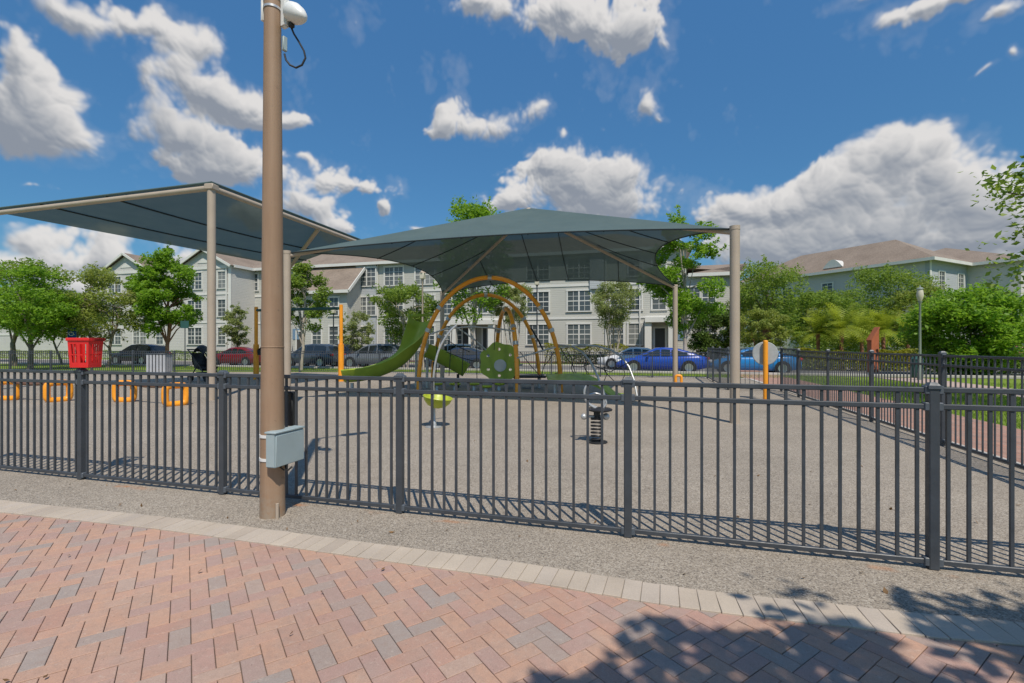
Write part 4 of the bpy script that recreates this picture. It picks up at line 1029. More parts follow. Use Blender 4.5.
# columns by the entries
for a in (476, 458, 495, 648, 671):
    u_ = FV(a, 0, VM)[0]; MB().box2((u_ - .3, VM - 1.4, 0), (u_ + .3, VM - .85, 3.6)).build('column', M_TRIM, B, world=True, smooth=0, bevel=.03)
for a, b in ((455, 498), (645, 674)):
    ua, ub_ = FV(a, 0, VM)[0], FV(b, 0, VM)[0]; MB().box2((ua, VM - 1.6, 3.6), (ub_, VM - .07, 4.04)).build('entry_canopy', M_TRIM, B, world=True, smooth=0)
for a_ in (378, 503, 606, 640, 734):
    u_ = FV(a_, 0, VM)[0]; MB().box2((u_ - .06, VM - .16, 0), (u_ + .06, VM - .062, EAVE - .28)).build('downspout', M_TRIM, B, world=True, smooth=0)
for u_ in (uW0 + .3, uW1 - .5): MB().box2((u_ - .06, VW - .19, 0), (u_ + .06, VW - .095, EAVE - .28)).build('downspout', M_TRIM, B, world=True, smooth=0)
# two-storey projecting block with brown roof
VB = 43.2; ua, ub_ = FV(293, 0, VB)[0], FV(347, 0, VB)[0]
wallbox('block_wall', M_WALLG, ua, VB, ub_, VM - 0.26, -0.1, 7.2)
rz0, rz1 = 7.25, 10.3
rf = MB().add([(ua - .4, VB - .5, rz0), (ub_ + .5, VB - .5, rz0), (ub_ + .5, VM - .005, rz1), (ua - .4, VM - .005, rz1)], [(0, 1, 2, 3)]).build('block_roof', M_ROOF, B, world=True, smooth=0)
MB().box2((ua - .4, VB - .55, rz0 - .3), (ub_ + .5, VB - .45, rz0 + .02)).beam((ub_ + .55, VB - .5, rz0 - .12), (ub_ + .55, VM - .05, rz1 - .12), .1, .28).build('fascia', M_TRIM, rf, world=True, smooth=0)
MB().add([(ub_ + .001, VB, 7.2), (ub_ + .001, VM - .27, 7.2), (ub_ + .001, VM - .27, 9.7)], [(0, 1, 2)]).build('block_gable', M_WALLG, B, world=True, smooth=0)
for a in (317, 334):
    for z in (2.6, 5.6): window(B, FV(a, 0, VB)[0], z, VB, 1.2, 1.95, 2, 4, 1)
for a, v in ((312, VB), (681.5, VM)):
    u_, z_ = FV(a, 334, v); MB().box((u_ - (2.0 if a == 312 else 0), v - .03, z_), (0.85, .04, 1.15)).build('plaque', M_PLQ, B, world=True, smooth=0)
# low pale building at far left
LB = thing('low_building', 'low pale grey building with a belt line at the far left behind trees', 'building', (-60, 46, 0))
u0, u1 = FV(-120, 0, 44)[0], FV(72, 0, 44)[0]; B_ = B; B = LB
wallbox('wall', M_WALLW, u0, 44, u1, 56, -0.1, 5.6)
MB().box2((u0, 43.94, 2.9), (u1, 43.997, 3.15)).build('belt_course', M_TRIM, LB, world=True, smooth=0)
hip('roof', u0, 44, u1, 56, 5.65, 2.2, .4)
for a in (62, 20, -30): window(LB, FV(a, 0, 44)[0], 4.2, 44, 1.3, 1.3, 2, 2, 1)
B = B_
# hip-roofed building at the right
org = Vector((*site(42.4, 48.7), 0)); d1 = Vector((*site(-.45, .89), 0)).normalized(); d2 = Vector((*site(.89, .45), 0)).normalized()
rzb = math.atan2(d2.y, d2.x)
RB = thing('apartment_building', 'pale blue apartment building with a brown hip roof at right, beyond the palms', 'building', tuple(org), rzb)
# local axes: x along the front (d2), y away (about d1)
def rb(name, m, a, b): return MB().box2(a, b).build(name, m, RB, smooth=0)
EZ = 10.4
rb('wall', M_WALLB, (0, 0, -.1), (8.2, 22, EZ)); rb('side_wall', M_WALLW, (-0.03, 0.4, -.1), (-0.004, 22, EZ)); rb('wing_wall', M_WALLW, (8.2, -4.2, -.1), (26, 14, EZ))
rb('corner_trim', M_TRIM, (-.06, -.06, 0), (.22, -.004, EZ))
xr, yr = 4.4, 11
ro = MB().add([(-.6, -.6, EZ), (8.4, -.6, EZ), (8.4, 22.6, EZ), (-.6, 22.6, EZ), (xr, 5, EZ + 3.3), (xr, 16, EZ + 3.3)], [(0, 1, 4), (1, 2, 5, 4), (2, 3, 5), (3, 0, 4, 5)])
r_ = ro.build('roof', M_ROOF, RB, smooth=0)
MB().box2((-.65, -.65, EZ - .3), (8.2, -.55, EZ + .02)).box2((-.65, -.55, EZ - .3), (-.55, 22.6, EZ + .02)).box2((-.55, -.55, EZ - .14), (8.1, 22.5, EZ - .08)).build('fascia', M_TRIM, r_, smooth=0)
ro = MB().add([(7.6, -4.8, EZ), (26.6, -4.8, EZ), (26.6, 14.6, EZ), (7.6, 14.6, EZ), (16, 4.9, EZ + 3.4), (18, 4.9, EZ + 3.4)], [(0, 1, 5, 4), (1, 2, 5), (2, 3, 4, 5), (3, 0, 4)])
r_ = ro.build('wing_roof', M_ROOF, RB, smooth=0)
MB().box2((7.6, -4.85, EZ - .3), (26.6, -4.75, EZ + .02)).box2((7.55, -4.75, EZ - .3), (7.65, -.66, EZ + .02)).build('fascia', M_TRIM, r_, smooth=0)
dm = MB().grid(lambda u, v: Vector((-.2 - .05 + v * 2.2, 8.2 + 2.2 * u, EZ + .35 + 0.95 * math.sin(math.pi * u))), 12, 2).build('dormer_vent', M_TRIM, RB)
MB().add([(-.3, 8.2 + 2.2 * i / 10, EZ + .35 + .95 * math.sin(math.pi * i / 10)) for i in range(11)], [tuple(range(11))]).build('vent_face', M_TRIM, dm, smooth=0)
def win_local(parent, M, wd, ht, cols, rows):
    fr = MB()
    for x, z, a, b in ((0, ht / 2, wd + .2, .14), (0, -ht / 2, wd + .24, .14), (-wd / 2, 0, .14, ht - .15), (wd / 2, 0, .14, ht - .15)): fr.box((x, -.03, z), (a, .08, b), M=M)
    for i in range(1, cols): fr.box((-wd / 2 + wd * i / cols, -.013, 0), (.06 if i * 2 == cols else .04, .02, ht - .16), M=M)
    for j in range(1, rows): fr.box((0, -.011, -ht / 2 + ht * j / rows), (wd - .16, .014, .04), M=M)
    o = fr.build('window', M_TRIM, parent, smooth=0)
    MB().add([M @ Vector(p) for p in ((-wd / 2, -.003, -ht / 2), (wd / 2, -.003, -ht / 2), (wd / 2, -.003, ht / 2), (-wd / 2, -.003, ht / 2))], [(0, 1, 2, 3)]).build('pane', M_GLASS, o, smooth=0)
for x in (2.4, 6.6):
    for z in (8.3, 5.2, 2.2): win_local(RB, Matrix.Translation((x, -.001, z)), 1.3, 1.9, 2, 4)
for y in (5, 10, 15, 20):
    for z in (8.3, 5.2): win_local(RB, Matrix.Translation((-.033, y, z)) @ Matrix.Rotation(R(-90), 4, 'Z'), 1.3, 1.5, 2, 4)
for x in (11.0, 14.5, 18.0, 21.5):
    for z in (8.3, 5.2, 2.2): win_local(RB, Matrix.Translation((x, -4.201, z)), 2.2, 1.9, 4, 4)
MB().box2((8.1, -5.6, 6.3), (12, -4.204, 6.6)).build('entry_canopy', M_TRIM, RB, smooth=0)

# ------------------------------------------------------------------ cars
def make_car(name, label, loc, rz, paint, kind='sedan', Lc=4.7, group='cars parked along the road', facing=1):
    t = thing(name, label, 'car', loc, rz, group)
    W_ = 0.9; suv = kind == 'suv'
    zb = 0.28 if suv else 0.2; belt = 1.02 if suv else 0.92; rf = 1.66 if suv else 1.43
    h = Lc / 2
    if suv:
        top = [(-h, .55), (-h + .06, .98), (-h + .5, 1.06), (-1.0, 1.05), (0, 1.03), (0.85, 1.01), (1.3, .98), (h - .35, .90), (h - .06, .78), (h, .55)]
        cab = [(-h + .12, 1.0), (-h + .42, 1.5), (-h + .75, 1.62), (-.5, rf), (.15, 1.62), (.55, 1.45), (1.2, .98)]
    else:
        top = [(-h, .55), (-h + .05, .88), (-h + .55, .98), (-1.0, .95), (0, .92), (0.8, .92), (1.3, .88), (h - .4, .76), (h - .06, .62), (h, .5)]
        cab = [(-h + .38, .96), (-h + .95, 1.17), (-.85, 1.37), (-.15, rf), (.3, 1.39), (.72, 1.19), (1.42, .87)]
    mb = MB(); rings = []
    for x, zt in top:
        e = max(0, abs(x) - (h - .55)) / .55; w_ = W_ * (1 - 0.16 * e * e); z0 = zb + .12 * e
        zt = max(zt, z0 + .12)
        half = [(0, z0), (w_ * .88, z0), (w_ * .97, z0 + .1), (w_, z0 + (zt - z0) * .5), (w_ * .975, zt - .10 * min(1, (zt - z0))), (w_ * .90, zt - .01), (0, zt + .015)]
        rings.append([(x, y, z) for y, z in half] + [(x, -y, z) for y, z in reversed(half[1:-1])])
    n = len(rings[0]); mb.add([p for r_ in rings for p in r_], [(i * n + j, i * n + (j + 1) % n, (i + 1) * n + (j + 1) % n, (i + 1) * n + j) for i in range(len(rings) - 1) for j in range(n)] + [tuple(reversed(range(n))), tuple(range((len(rings) - 1) * n, len(rings) * n))])
    body = mb.build('body', paint, t, smooth=50)
    cb = MB(); rings = []
    for x, zt in cab:
        zbel = belt - .03; wr = W_ * (.89 - .21 * max(0, (zt - belt)) / (rf - belt))
        half = [(0, zbel - .05), (W_ * .90, zbel - .05), (W_ * .885, zbel + .0), (wr, max(zbel + .01, zt - .05)), (wr * .9, max(zbel + .02, zt)), (0, max(zbel + .03, zt + .025))]
        rings.append([(x, y, z) for y, z in half] + [(x, -y, z) for y, z in reversed(half[1:-1])])
    n = len(rings[0]); cb.add([p for r_ in rings for p in r_], [(i * n + j, i * n + (j + 1) % n, (i + 1) * n + (j + 1) % n, (i + 1) * n + j) for i in range(len(rings) - 1) for j in range(n)] + [tuple(reversed(range(n))), tuple(range((len(rings) - 1) * n, len(rings) * n))])
    cb.build('cabin', paint, t, smooth=35)
    # glass, a little proud of the cabin skin
    def cz(x):
        for (a, za), (b, zb_) in zip(cab, cab[1:]):
            if a <= x <= b: return za + (zb_ - za) * (x - a) / (b - a)
        return belt
    for s_ in (-1, 1):
        xs = [cab[0][0] + .45, -.95, -.35] if suv else [cab[0][0] + .72, -.85, -.3]
        for a, b in ((xs[0], xs[1] + .3), (xs[1] + .38, 0.0), (.08, cab[-1][0] - .42)):
            pts_lo, pts_hi = [], []
            for i in range(7):
                x = a + (b - a) * i / 6; zt = cz(x) - .10; wr = lambda z: W_ * (.89 - .21 * max(0, z - belt) / (rf - belt)) + .012
                zl = belt + .03; zt = max(zt, zl + .02)
                pts_lo.append((x, s_ * wr(zl), zl)); pts_hi.append((x, s_ * wr(zt), zt))
            MB().add(pts_lo + pts_hi, [(i, i + 1, 8 + i, 7 + i) for i in range(6)]).build('side_window', M_CGLASS, t)
    for idx, nm in ((0, 'rear_window'), (len(cab) - 2, 'windscreen')):
        (a, za), (b, zb_) = cab[idx], cab[idx + 1]
        if nm == 'windscreen': (a, za) = cab[idx - 1] if suv else cab[idx]
        P = []
        for tt in (.12, .88):
            x = a + (b - a) * tt; z = za + (zb_ - za) * tt; wr = W_ * (.89 - .21 * max(0, z - belt) / (rf - belt)) * .86
            P += [(x, -wr, z + .03), (x, wr, z + .03)]
        MB().quad(P[0], P[1], P[3], P[2]).build(nm, M_CGLASS, t, smooth=0)
    rw = .36 if suv else .325
    for x in (-Lc * .29, Lc * .30):
        for s_ in (-1, 1):
            Mw = Matrix.Translation((x, s_ * (W_ - .10), rw)) @ Matrix.Rotation(R(90), 4, 'X')
            MB().lathe([(0.0001, -.09), (rw + .07, -.09), (rw + .07, .103 if s_ < 0 else -.088), (0.0001, .103 if s_ < 0 else -.088)] if s_ < 0 else [(0.0001, -.103), (rw + .07, -.103), (rw + .07, .09), (0.0001, .09)], n=24, M=Mw).build('wheel_arch', M_BLK, t)
            o = MB().lathe([(rw * .66, -.125), (rw * .95, -.122), (rw, -.09), (rw, .09), (rw * .95, .122), (rw * .66, .125)], n=28, M=Mw).build('wheel', M_TYRE, t)
            sp_ = MB()
            for k in range(5):
                Ms = Mw @ Matrix.Rotation(2 * math.pi * k / 5, 4, 'Z'); sp_.box((rw * .34, 0, 0), (rw * .66, .075, .236), M=Ms)
            sp_.lathe([(rw * .58, -.127), (rw * .68, -.13), (rw * .68, .13), (rw * .58, .127)], n=24, M=Mw); sp_.build('rim', M_RIM, o)
    for s_ in (-1, 1):
        z = .72 if suv else .66
        MB().box((h - .13, s_ * .60, z), (.2, .36, .13), s_ * -.35).build('headlight', M_CHROME, t, bevel=.03)
        MB().box((-h + .09, s_ * .66, z + .16), (.16, .34, .15), s_ * .3).build('taillight', M_TAIL, t, bevel=.03)
        MB().box((.72, s_ * .99, belt + .06), (.14, .18, .12)).build('mirror', paint, t, bevel=.03)
    MB().box((h + .005, 0, .36), (.03, .9, .16)).build('grille', M_BLK, t); 
    return t
def paint(n, c): return mat('paint_' + n, c, 0.25, coat=0.8, spec=0.5)
Z0 = -0.035
def row(px, v): 
    k = (px - 512) / F; Y = v / (CA + SA * k); return (Y * (CA * k - SA), v, Z0)
make_car('parked_car', 'royal blue sedan parked right behind the rear fence', row(661, 29.0), R(180), paint('blue', (0.012, 0.055, 0.34)), Lc=5.0)
make_car('parked_car', 'light blue car parked behind the right canopy post, after the royal blue sedan', row(752, 29.1), R(180), paint('sky', (0.015, 0.18, 0.46)), Lc=4.5)
make_car('parked_car', 'white sedan half hidden behind the royal blue sedan', row(634, 33.2), R(180), paint('white', (0.66, 0.67, 0.68)), Lc=4.7)
make_car('parked_car', 'steel grey hatchback parked left of the tall green slide', row(375, 29.6), R(180), paint('grey', (0.13, 0.145, 0.165)), 'suv', 4.7)
make_car('parked_car', 'dark slate car parked between the tan post and the orange swing post', row(313, 29.8), R(180), paint('slate', (0.04, 0.055, 0.075)), 'suv', 4.4)
make_car('parked_car', 'dark red sedan parked left of the brown pole', row(240, 29.6), R(180), paint('maroon', (0.17, 0.012, 0.018)), Lc=4.8)
make_car('parked_car', 'black car parked in front of the left wing of the building', row(140, 29.8), R(180), paint('black', (0.008, 0.008, 0.010)), 'suv', 4.8)
make_car('parked_car', 'navy sedan seen through the orange arches', row(462, 29.5), R(180), paint('navy', (0.02, 0.032, 0.06)), Lc=4.7)
make_car('parked_car', 'silver SUV behind the navy sedan under the arches', row(452, 33.4), R(180), paint('silver', (0.45, 0.46, 0.47)), 'suv', 4.7)
make_car('parked_car', 'black estate car partly hidden behind the dark slate car', row(333, 33.4), R(180), paint('ink', (0.012, 0.013, 0.016)), 'suv', 4.4)
q = PD(945, 33.0); make_car('parked_car', 'grey car parked beyond the big round shrub at right', (q.x, q.y, Z0), R(90), paint('pewter', (0.2, 0.2, 0.2)), Lc=4.6)
q = PD(1010, 38.0); make_car('parked_car', 'white and red car glimpsed at the far right beyond the shrub', (q.x, q.y, Z0), R(60), paint('bone', (0.5, 0.12, 0.12)), 'suv', 4.6)

# ------------------------------------------------------------------ street furniture
def lamp_post(label, p, H, head='acorn', m=None, r=0.05, group=None):
    m = m or M_LAMPG
    t = thing('street_lamp', label, 'street lamp', tuple(p), 0, group)
    MB().lathe([(r * 2.2, -.05), (r * 2.2, .25), (r * 1.5, .4), (r * 1.2, .8), (r, 1.0), (r * .8, H - .75), (r * 1.3, H - .7), (r * 1.6, H - .62)], n=16).build('post', m, t)
    if head == 'acorn':
        MB().lathe([(0.06, H - .62), (.105, H - .52), (.135, H - .38), (.12, H - .2), (.085, H - .08)], n=20).build('globe', M_GLOBE, t)
        MB().lathe([(0.135, H - .085), (.10, H - .03), (.03, H), (.012, H + .08), (.0001, H + .1)], n=16).build('cap', m, t)
    else:
        MB().box((0, 0, H - .45), (.28, .28, .36)).build('lantern', M_GLOBE, t, bevel=.02); MB().lathe([(.22, H - .26), (.05, H - .06), (.0001, H)], n=4).build('cap', m, t, smooth=0)
    return t
lamp_post('tall street lamp with a pale acorn globe left of the big round shrub', PD(920, 21.4), 4.1, 'acorn', mat('lamp_pale_green', (0.22, 0.26, 0.22), 0.5))
lamp_post('dark lamp post with a box lantern left of the orange swing post', PD(333.5, 36.5), 4.6, 'box', M_FEN, .055)
lamp_post('thin dark lamp post seen through the biggest orange arch', PD(537, 33), 6.3, 'box', M_FEN, .05)
lamp_post('thin pale lamp post rising behind the tall green slide', PD(422.5, 30), 6.3, 'box', M_TAN, .06)
t = thing('parking_sign', 'blue accessible parking sign on a post behind the red basket', 'sign', tuple(PD(72.5, 31)), R(25))
MB().tube([(0, 0, -.05), (0, 0, 2.6)], .03, 10).build('post', M_SIL, t)
pl_ = MB().box((0, -.04, 2.33), (.50, .02, .66)).build('sign_plate', M_BLUE, t, bevel=.004)
sy = MB(); Ms = Matrix.Translation((-.03, -.058, 2.32)) @ Matrix.Rotation(R(90), 4, 'X') @ Matrix.Scale(.8, 4)
sy.lathe([(0.0001, 0), (.055, 0), (.055, .006), (.0001, .006)], c=(-.03, .28, 0), n=16, M=Ms)
sy.tube([Ms @ Vector(p) for p in ((-.03, .2, 0), (-.02, .02, 0), (.12, .02, 0), (.18, -.14, 0), (.24, -.12, 0))], .024, 8)
sy.tube([Ms @ Vector((-.01 + .16 * math.cos(a), -.06 + .16 * math.sin(a), 0)) for a in [R(130 + 10 * i) for i in range(21)]], .02, 8)
sy.build('wheelchair_symbol', M_WHITE, pl_)
t = thing('litter_bin', 'grey slatted litter bin beside the rear fence at left', 'bin', tuple(PD(159.5, 26.0)), R(20))
sl_ = MB()
for i in range(6): sl_.box((-.42 + .168 * i, -.3, .55), (.115, .03, .95))
for i in range(6): sl_.box((-.42 + .168 * i, .3, .55), (.115, .03, .95))
for s_ in (-1, 1):
    for i in range(4): sl_.box((s_ * .46, -.22 + .15 * i, .55), (.03, .1, .95))
sl_.build('slats', mat('bin_grey', (.42, .43, .45), .5, var=.1), t, smooth=0)
MB().box((0, 0, .5), (.86, .54, .9)).build('liner', M_BLK, t); MB().box((0, 0, 1.06), (1.0, .7, .06)).build('lid', M_FEN, t, bevel=.015)
t = thing('litter_bin', 'dark teal round litter bin at the foot of the acorn street lamp', 'bin', tuple(PD(917, 23.0)))
MB().lathe([(.22, 0), (.24, .05), (.25, .75), (.24, .8)], n=24).build('drum', M_TEAL, t); MB().lathe([(.26, .8), (.26, .86), (.17, .96), (.1, .98), (.0001, .98)], n=24).build('lid', M_TEAL, t)
c = PD(873, 27.6); t = thing('brick_pillar', 'terracotta pillar with a sloping top among the palms', 'pillar', tuple(c), R(15))
t.scale = (.55, .6, 1)
MB().add([(x, y, z) for x, y, z in ((-.4, -.3, -.05), (.4, -.3, -.05), (.4, .3, -.05), (-.4, .3, -.05), (-.4, -.3, 1.75), (.4, -.3, 2.45), (.4, .3, 2.45), (-.4, .3, 1.75))], [(3, 2, 1, 0), (0, 1, 5, 4), (1, 2, 6, 5), (2, 3, 7, 6), (3, 0, 4, 7)]).build('shaft', M_BRICKR, t, smooth=0, bevel=.02)
MB().beam((-.43, 0, 1.79), (.43, 0, 2.54), .7, .08).build('coping', M_BRICKR, t, smooth=0)
t = thing('street_sign', 'small teal street sign on a pole right of the bright green columnar tree', 'sign', tuple(PD(185, 33)), R(20))
MB().tube([(0, 0, -.05), (0, 0, 3.3)], .03, 8).build('post', M_FEN, t); MB().box((0, -.035, 2.95), (.55, .02, .5)).build('sign_plate', M_TEAL, t, bevel=.004)

# ------------------------------------------------------------------ vegetation
def leaves(name, m, parent, cen, nrm_up, size, rs, aspect=0.55, world=True):
    """cen: (n,3) world points -> one mesh of folded leaf blades"""
    n = len(cen); cen = np.asarray(cen, float)
    a = rs.normal(size=(n, 3)); a[:, 2] *= 0.6; a /= np.linalg.norm(a, axis=1)[:, None]
    up = rs.normal(size=(n, 3)) * 0.8 + np.array([0, 0, nrm_up]); b = np.cross(up, a); b /= (np.linalg.norm(b, axis=1)[:, None] + 1e-9)
    nn = np.cross(a, b)
    s = size * (0.5 + 1.0 * rs.rand(n, 1) ** 1.3)
    v = np.empty((n, 4, 3))
    v[:, 0] = cen - a * s * .5; v[:, 1] = cen + b * s * aspect * .5 - nn * s * .08; v[:, 2] = cen + a * s * .5; v[:, 3] = cen - b * s * aspect * .5 - nn * s * .08
    return quads(name, m, parent, v.reshape(-1, 3), n)
def quads(name, m, parent, vs, n):
    if parent is not None:
        Mi = np.array(WM[parent.name].inverted()); vs = vs @ Mi[:3, :3].T + Mi[:3, 3]
    me = bpy.data.meshes.new(name)
    me.vertices.add(4 * n); me.loops.add(4 * n); me.polygons.add(n)
    me.vertices.foreach_set('co', vs.astype(np.float32).ravel()); me.loops.foreach_set('vertex_index', np.arange(4 * n, dtype=np.int32))
    me.polygons.foreach_set('loop_start', np.arange(0, 4 * n, 4, dtype=np.int32))
    me.materials.append(m); me.update(calc_edges=True); me.validate()
    o = bpy.data.objects.new(name, me); COL.objects.link(o)
    if parent is not None: o.parent = parent; WM[o.name] = WM[parent.name]
    return o
def make_tree(name, label, base, H, z0, rx, leafm, n=5000, size=0.2, trunk_r=0.12, barkm=None, stems=1, shape='round', seed=1, cat='tree', group='trees around the play area', off=(0, 0), clumps=None, tight=0.5, oval=(1, 1)):
    rs = np.random.RandomState(seed); rg = random.Random(seed); barkm = barkm or M_BARK
    base = Vector(base); t = thing(name, label, cat, tuple(base), 0, group)
    zc, rz = (H + z0) / 2, (H - z0) / 2
    nc = clumps or int(42 + rx * rz * 7)
    n = int(n * 1.9); size = size * .9
    C_ = []
    while len(C_) < nc:
        p = rs.uniform(-1, 1, 3); l = np.linalg.norm(p)
        if l > 1 or l < 0.35: continue
        if rs.rand() > l ** 1.2 + .15: continue
        zf = p[2]
        if shape == 'cone': k = 0.35 + 0.75 * (1 - (zf + 1) / 2) ** 0.8
        elif shape == 'vase': k = 0.55 + 0.5 * (zf + 1) / 2
        elif shape == 'column': k = 0.95 - 0.45 * max(0, zf) ** 1.5
        else: k = 1.0
        C_.append((p[0] * k * rx * rs.uniform(.9, 1.12), p[1] * k * rx * rs.uniform(.9, 1.12), zf * rz + zc))
    C_ = np.array(C_); C_[:, 0] *= oval[0]; C_[:, 1] *= oval[1]; C_[:, 0] += off[0]; C_[:, 1] += off[1]
    cr = (0.13 + 0.30 * rs.rand(nc) ** 1.6) * min(rx, rz) * (0.75 + tight * .3)
    per = (cr ** 2 / (cr ** 2).sum() * n).astype(int) + 3
    pts = []
    for c_, r_, k in zip(C_, cr, per):
        d_ = rs.normal(size=(k, 3)); d_ /= np.linalg.norm(d_, axis=1)[:, None]
        q = d_ * (rs.rand(k, 1) ** 0.42) * r_ * np.array([1.15, 1.15, .75]); pts.append(q + c_)
    for c_ in C_[rs.permutation(nc)[:nc // 2]]:          # loose sprays at the twig ends
        k = max(6, n // nc // 6); u = c_ - np.array([off[0], off[1], zc]); u = u / (np.linalg.norm(u) + .01)
        pts.append(c_ + u * rs.rand(k, 1) * .38 * min(rx, rz) + rs.normal(size=(k, 3)) * .07)
    pts = np.concatenate(pts); pts = pts[(pts[:, 2] > z0 * .75)] + np.array(base)
    leaves('crown', leafm, t, pts, 1.5, size, rs)
    tb = MB()
    top_z = z0 + (H - z0) * .45
    for s_ in range(stems):
        a0 = 2 * math.pi * s_ / max(1, stems) + .5; sp_ = 0 if stems == 1 else .12 + trunk_r
        lean = 0.05 * rx if stems == 1 else .3 * rx
        b0 = Vector((math.cos(a0) * sp_, math.sin(a0) * sp_, -.06)); b1 = Vector((math.cos(a0) * (sp_ + lean) + off[0] * .7, math.sin(a0) * (sp_ + lean) + off[1] * .7, top_z))
        pth = []; k = 7
        for i in range(k):
            u = i / (k - 1); q = b0.lerp(b1, u); j = 0.06 * rx * math.sin(u * math.pi)
            pth.append(q + Vector((rg.uniform(-j, j), rg.uniform(-j, j), 0)))
        tr = trunk_r if stems == 1 else trunk_r * .6
        tb.tube(pth, [tr * (1.35 if i == 0 else 1) * (1 - .5 * i / (k - 1)) for i in range(k)], 10)
        nl = min(nc, 16 if stems == 1 else 6); idx = rs.permutation(nc)[:nl]
        for ii in idx:
            e = Vector(C_[ii]); st_ = pth[rg.randint(3, k - 1)]
            if e.z < st_.z: st_ = pth[2]
            m_ = st_.lerp(e, .5) + Vector((0, 0, .12 * (e - st_).length))
            tb.tube([st_, m_, e], [tr * .42, tr * .28, tr * .1], 6)
    tb.build('trunk', barkm, t)
    return t
def T(px, Y): return tuple(PD(px, Y, -0.045))
make_tree('tree', 'leafy bright green tree with a single grey trunk at the far left edge', T(30, 29.5), 6.3, 1.9, 2.05, L_BRT, 7500, .19, .15, seed=11, shape='round')
make_tree('tree', 'darker oak rising behind the bright green tree at the far left edge', T(14, 36), 7.9, 3.0, 3.3, L_MID, 6500, .22, .18, seed=12)
make_tree('oak_tree', 'broad olive oak with forked trunk behind the red basket', T(102, 33), 6.7, 2.0, 3.0, L_OLV, 11000, .19, .17, seed=13, stems=2)
make_tree('oak_tree', 'low olive oak filling the gap between the far left tree and the broad oak', T(66, 38), 6.0, 2.2, 2.7, L_OLV, 6500, .2, .14, seed=14, stems=2)
make_tree('columnar_tree', 'tall narrow bright green tree in front of the left building wing', T(167, 34), 8.4, 2.2, 1.95, L_BRT, 10000, .22, .14, M_BARKR, seed=15, shape='column')
make_tree('small_tree', 'small grey green young tree right of the tall tan canopy post', T(237, 38), 4.9, 1.6, 1.1, L_CRP, 2600, .17, .06, seed=16, shape='column')
make_tree('tree', 'airy green tree with pale trunk just right of the brown pole', T(301, 30), 6.7, 2.5, 1.45, L_MID, 3600, .2, .1, M_BARKP, seed=17, shape='column', off=(.35, 0))
make_tree('crape_tree', 'rounded pale green multi-stem tree behind the tall green slide', T(404, 33), 5.9, 2.0, 2.5, L_MID, 6500, .18, .1, M_BARKP, stems=4, seed=18, shape='vase')
make_tree('small_tree', 'small pale shrub-like tree right of the orange swing post', T(356, 36), 4.2, 1.2, 1.15, L_CRP, 2600, .16, .06, stems=3, seed=19)
make_tree('tree', 'tall tree with pale trunk whose top shows above the canopy peak', T(472, 33), 12.1, 3.2, 2.5, L_BRT, 7500, .22, .14, M_BARKP, seed=20, shape='column')
make_tree('crape_tree', 'pale flowering multi-stem tree behind the round green panel', T(512, 36), 6.0, 3.2, 1.9, L_CRP, 4200, .17, .09, M_BARKP, stems=4, seed=21, shape='vase')
make_tree('crape_tree', 'grey green vase-shaped tree in front of the facade right of the arches', T(614, 37.5), 6.6, 2.9, 1.85, L_CRP, 5200, .17, .1, M_BARKP, stems=5, seed=22, shape='vase')
make_tree('tree', 'tall airy bright green tree behind the rear right canopy post', T(684, 28), 9.6, 2.5, 2.35, L_BRT, 8500, .2, .13, M_BARKP, seed=23, shape='cone', clumps=46)
make_tree('large_shrub', 'dense dark green shrub between the airy tree and the near right canopy post', T(713, 36), 4.6, 0.3, 1.6, L_DRK, 7000, .2, .08, seed=24, stems=3, cat='shrub', clumps=110)
make_tree('oak_tree', 'olive oak just right of the near right canopy post', T(768, 38), 8.0, 2.6, 2.9, L_MID, 8000, .2, .16, seed=25)
make_tree('small_tree', 'low rounded olive tree below the oak right of the near canopy post', T(762, 33), 4.3, 1.2, 1.6, L_OLV, 4500, .17, .08, M_BARKR, seed=26, stems=3)
make_tree('oak_tree', 'spreading oak behind the left end of the palm row', T(822, 41), 6.3, 2.2, 3.3, L_MID, 8500, .2, .16, seed=27, stems=2)
make_tree('oak_tree', 'tallest broad oak behind the palms, in front of the blue building', T(882, 43), 8.4, 2.4, 3.8, L_MID, 10000, .21, .18, seed=28, stems=2)
make_tree('oak_tree', 'distant oak peeking over between the palm row oaks', T(802, 50), 6.8, 2.0, 3.6, L_OLV, 6000, .24, .18, seed=29)
make_tree('oak_tree', 'oak partly hidden behind the acorn street lamp', T(918, 40), 6.6, 2.0, 2.6, L_OLV, 6000, .2, .14, seed=30, stems=2)
make_tree('large_shrub', 'big round glossy green shrub right of the acorn street lamp', T(966, 24), 4.45, 0.1, 2.25, L_BRT, 15000, .2, .08, seed=31, stems=5, cat='shrub', clumps=230)
make_tree('tree', 'near tree at the right edge with leafy branches reaching into the frame', tuple(V3(15.6, 10.6, -0.045)), 8.1, 2.4, 3.9, L_MID, 4400, .2, .17, seed=38, clumps=95)
make_tree('tree', 'tree behind the viewer shading the pavers at lower right', tuple(V3(3.0, -3.3, -0.045)), 5.6, 3.2, 3.4, L_MID, 16500, .16, .17, seed=34, clumps=260)
# far tree belt, each its own crown
for i, (ppx, Y, H, lab) in enumerate(((-60, 44, 8, 'background oak just beyond the left frame edge'), (1080, 46, 8, 'background oak just beyond the right frame edge'), (735, 50, 8.0, 'background oak showing above the dark shrub'), (845, 56, 7.0, 'background oak at the foot of the blue building'))):
    make_tree('oak_tree', lab, T(ppx, Y), H, 1.6, 3.6, L_OLV, 5500, .26, .18, seed=40 + i)
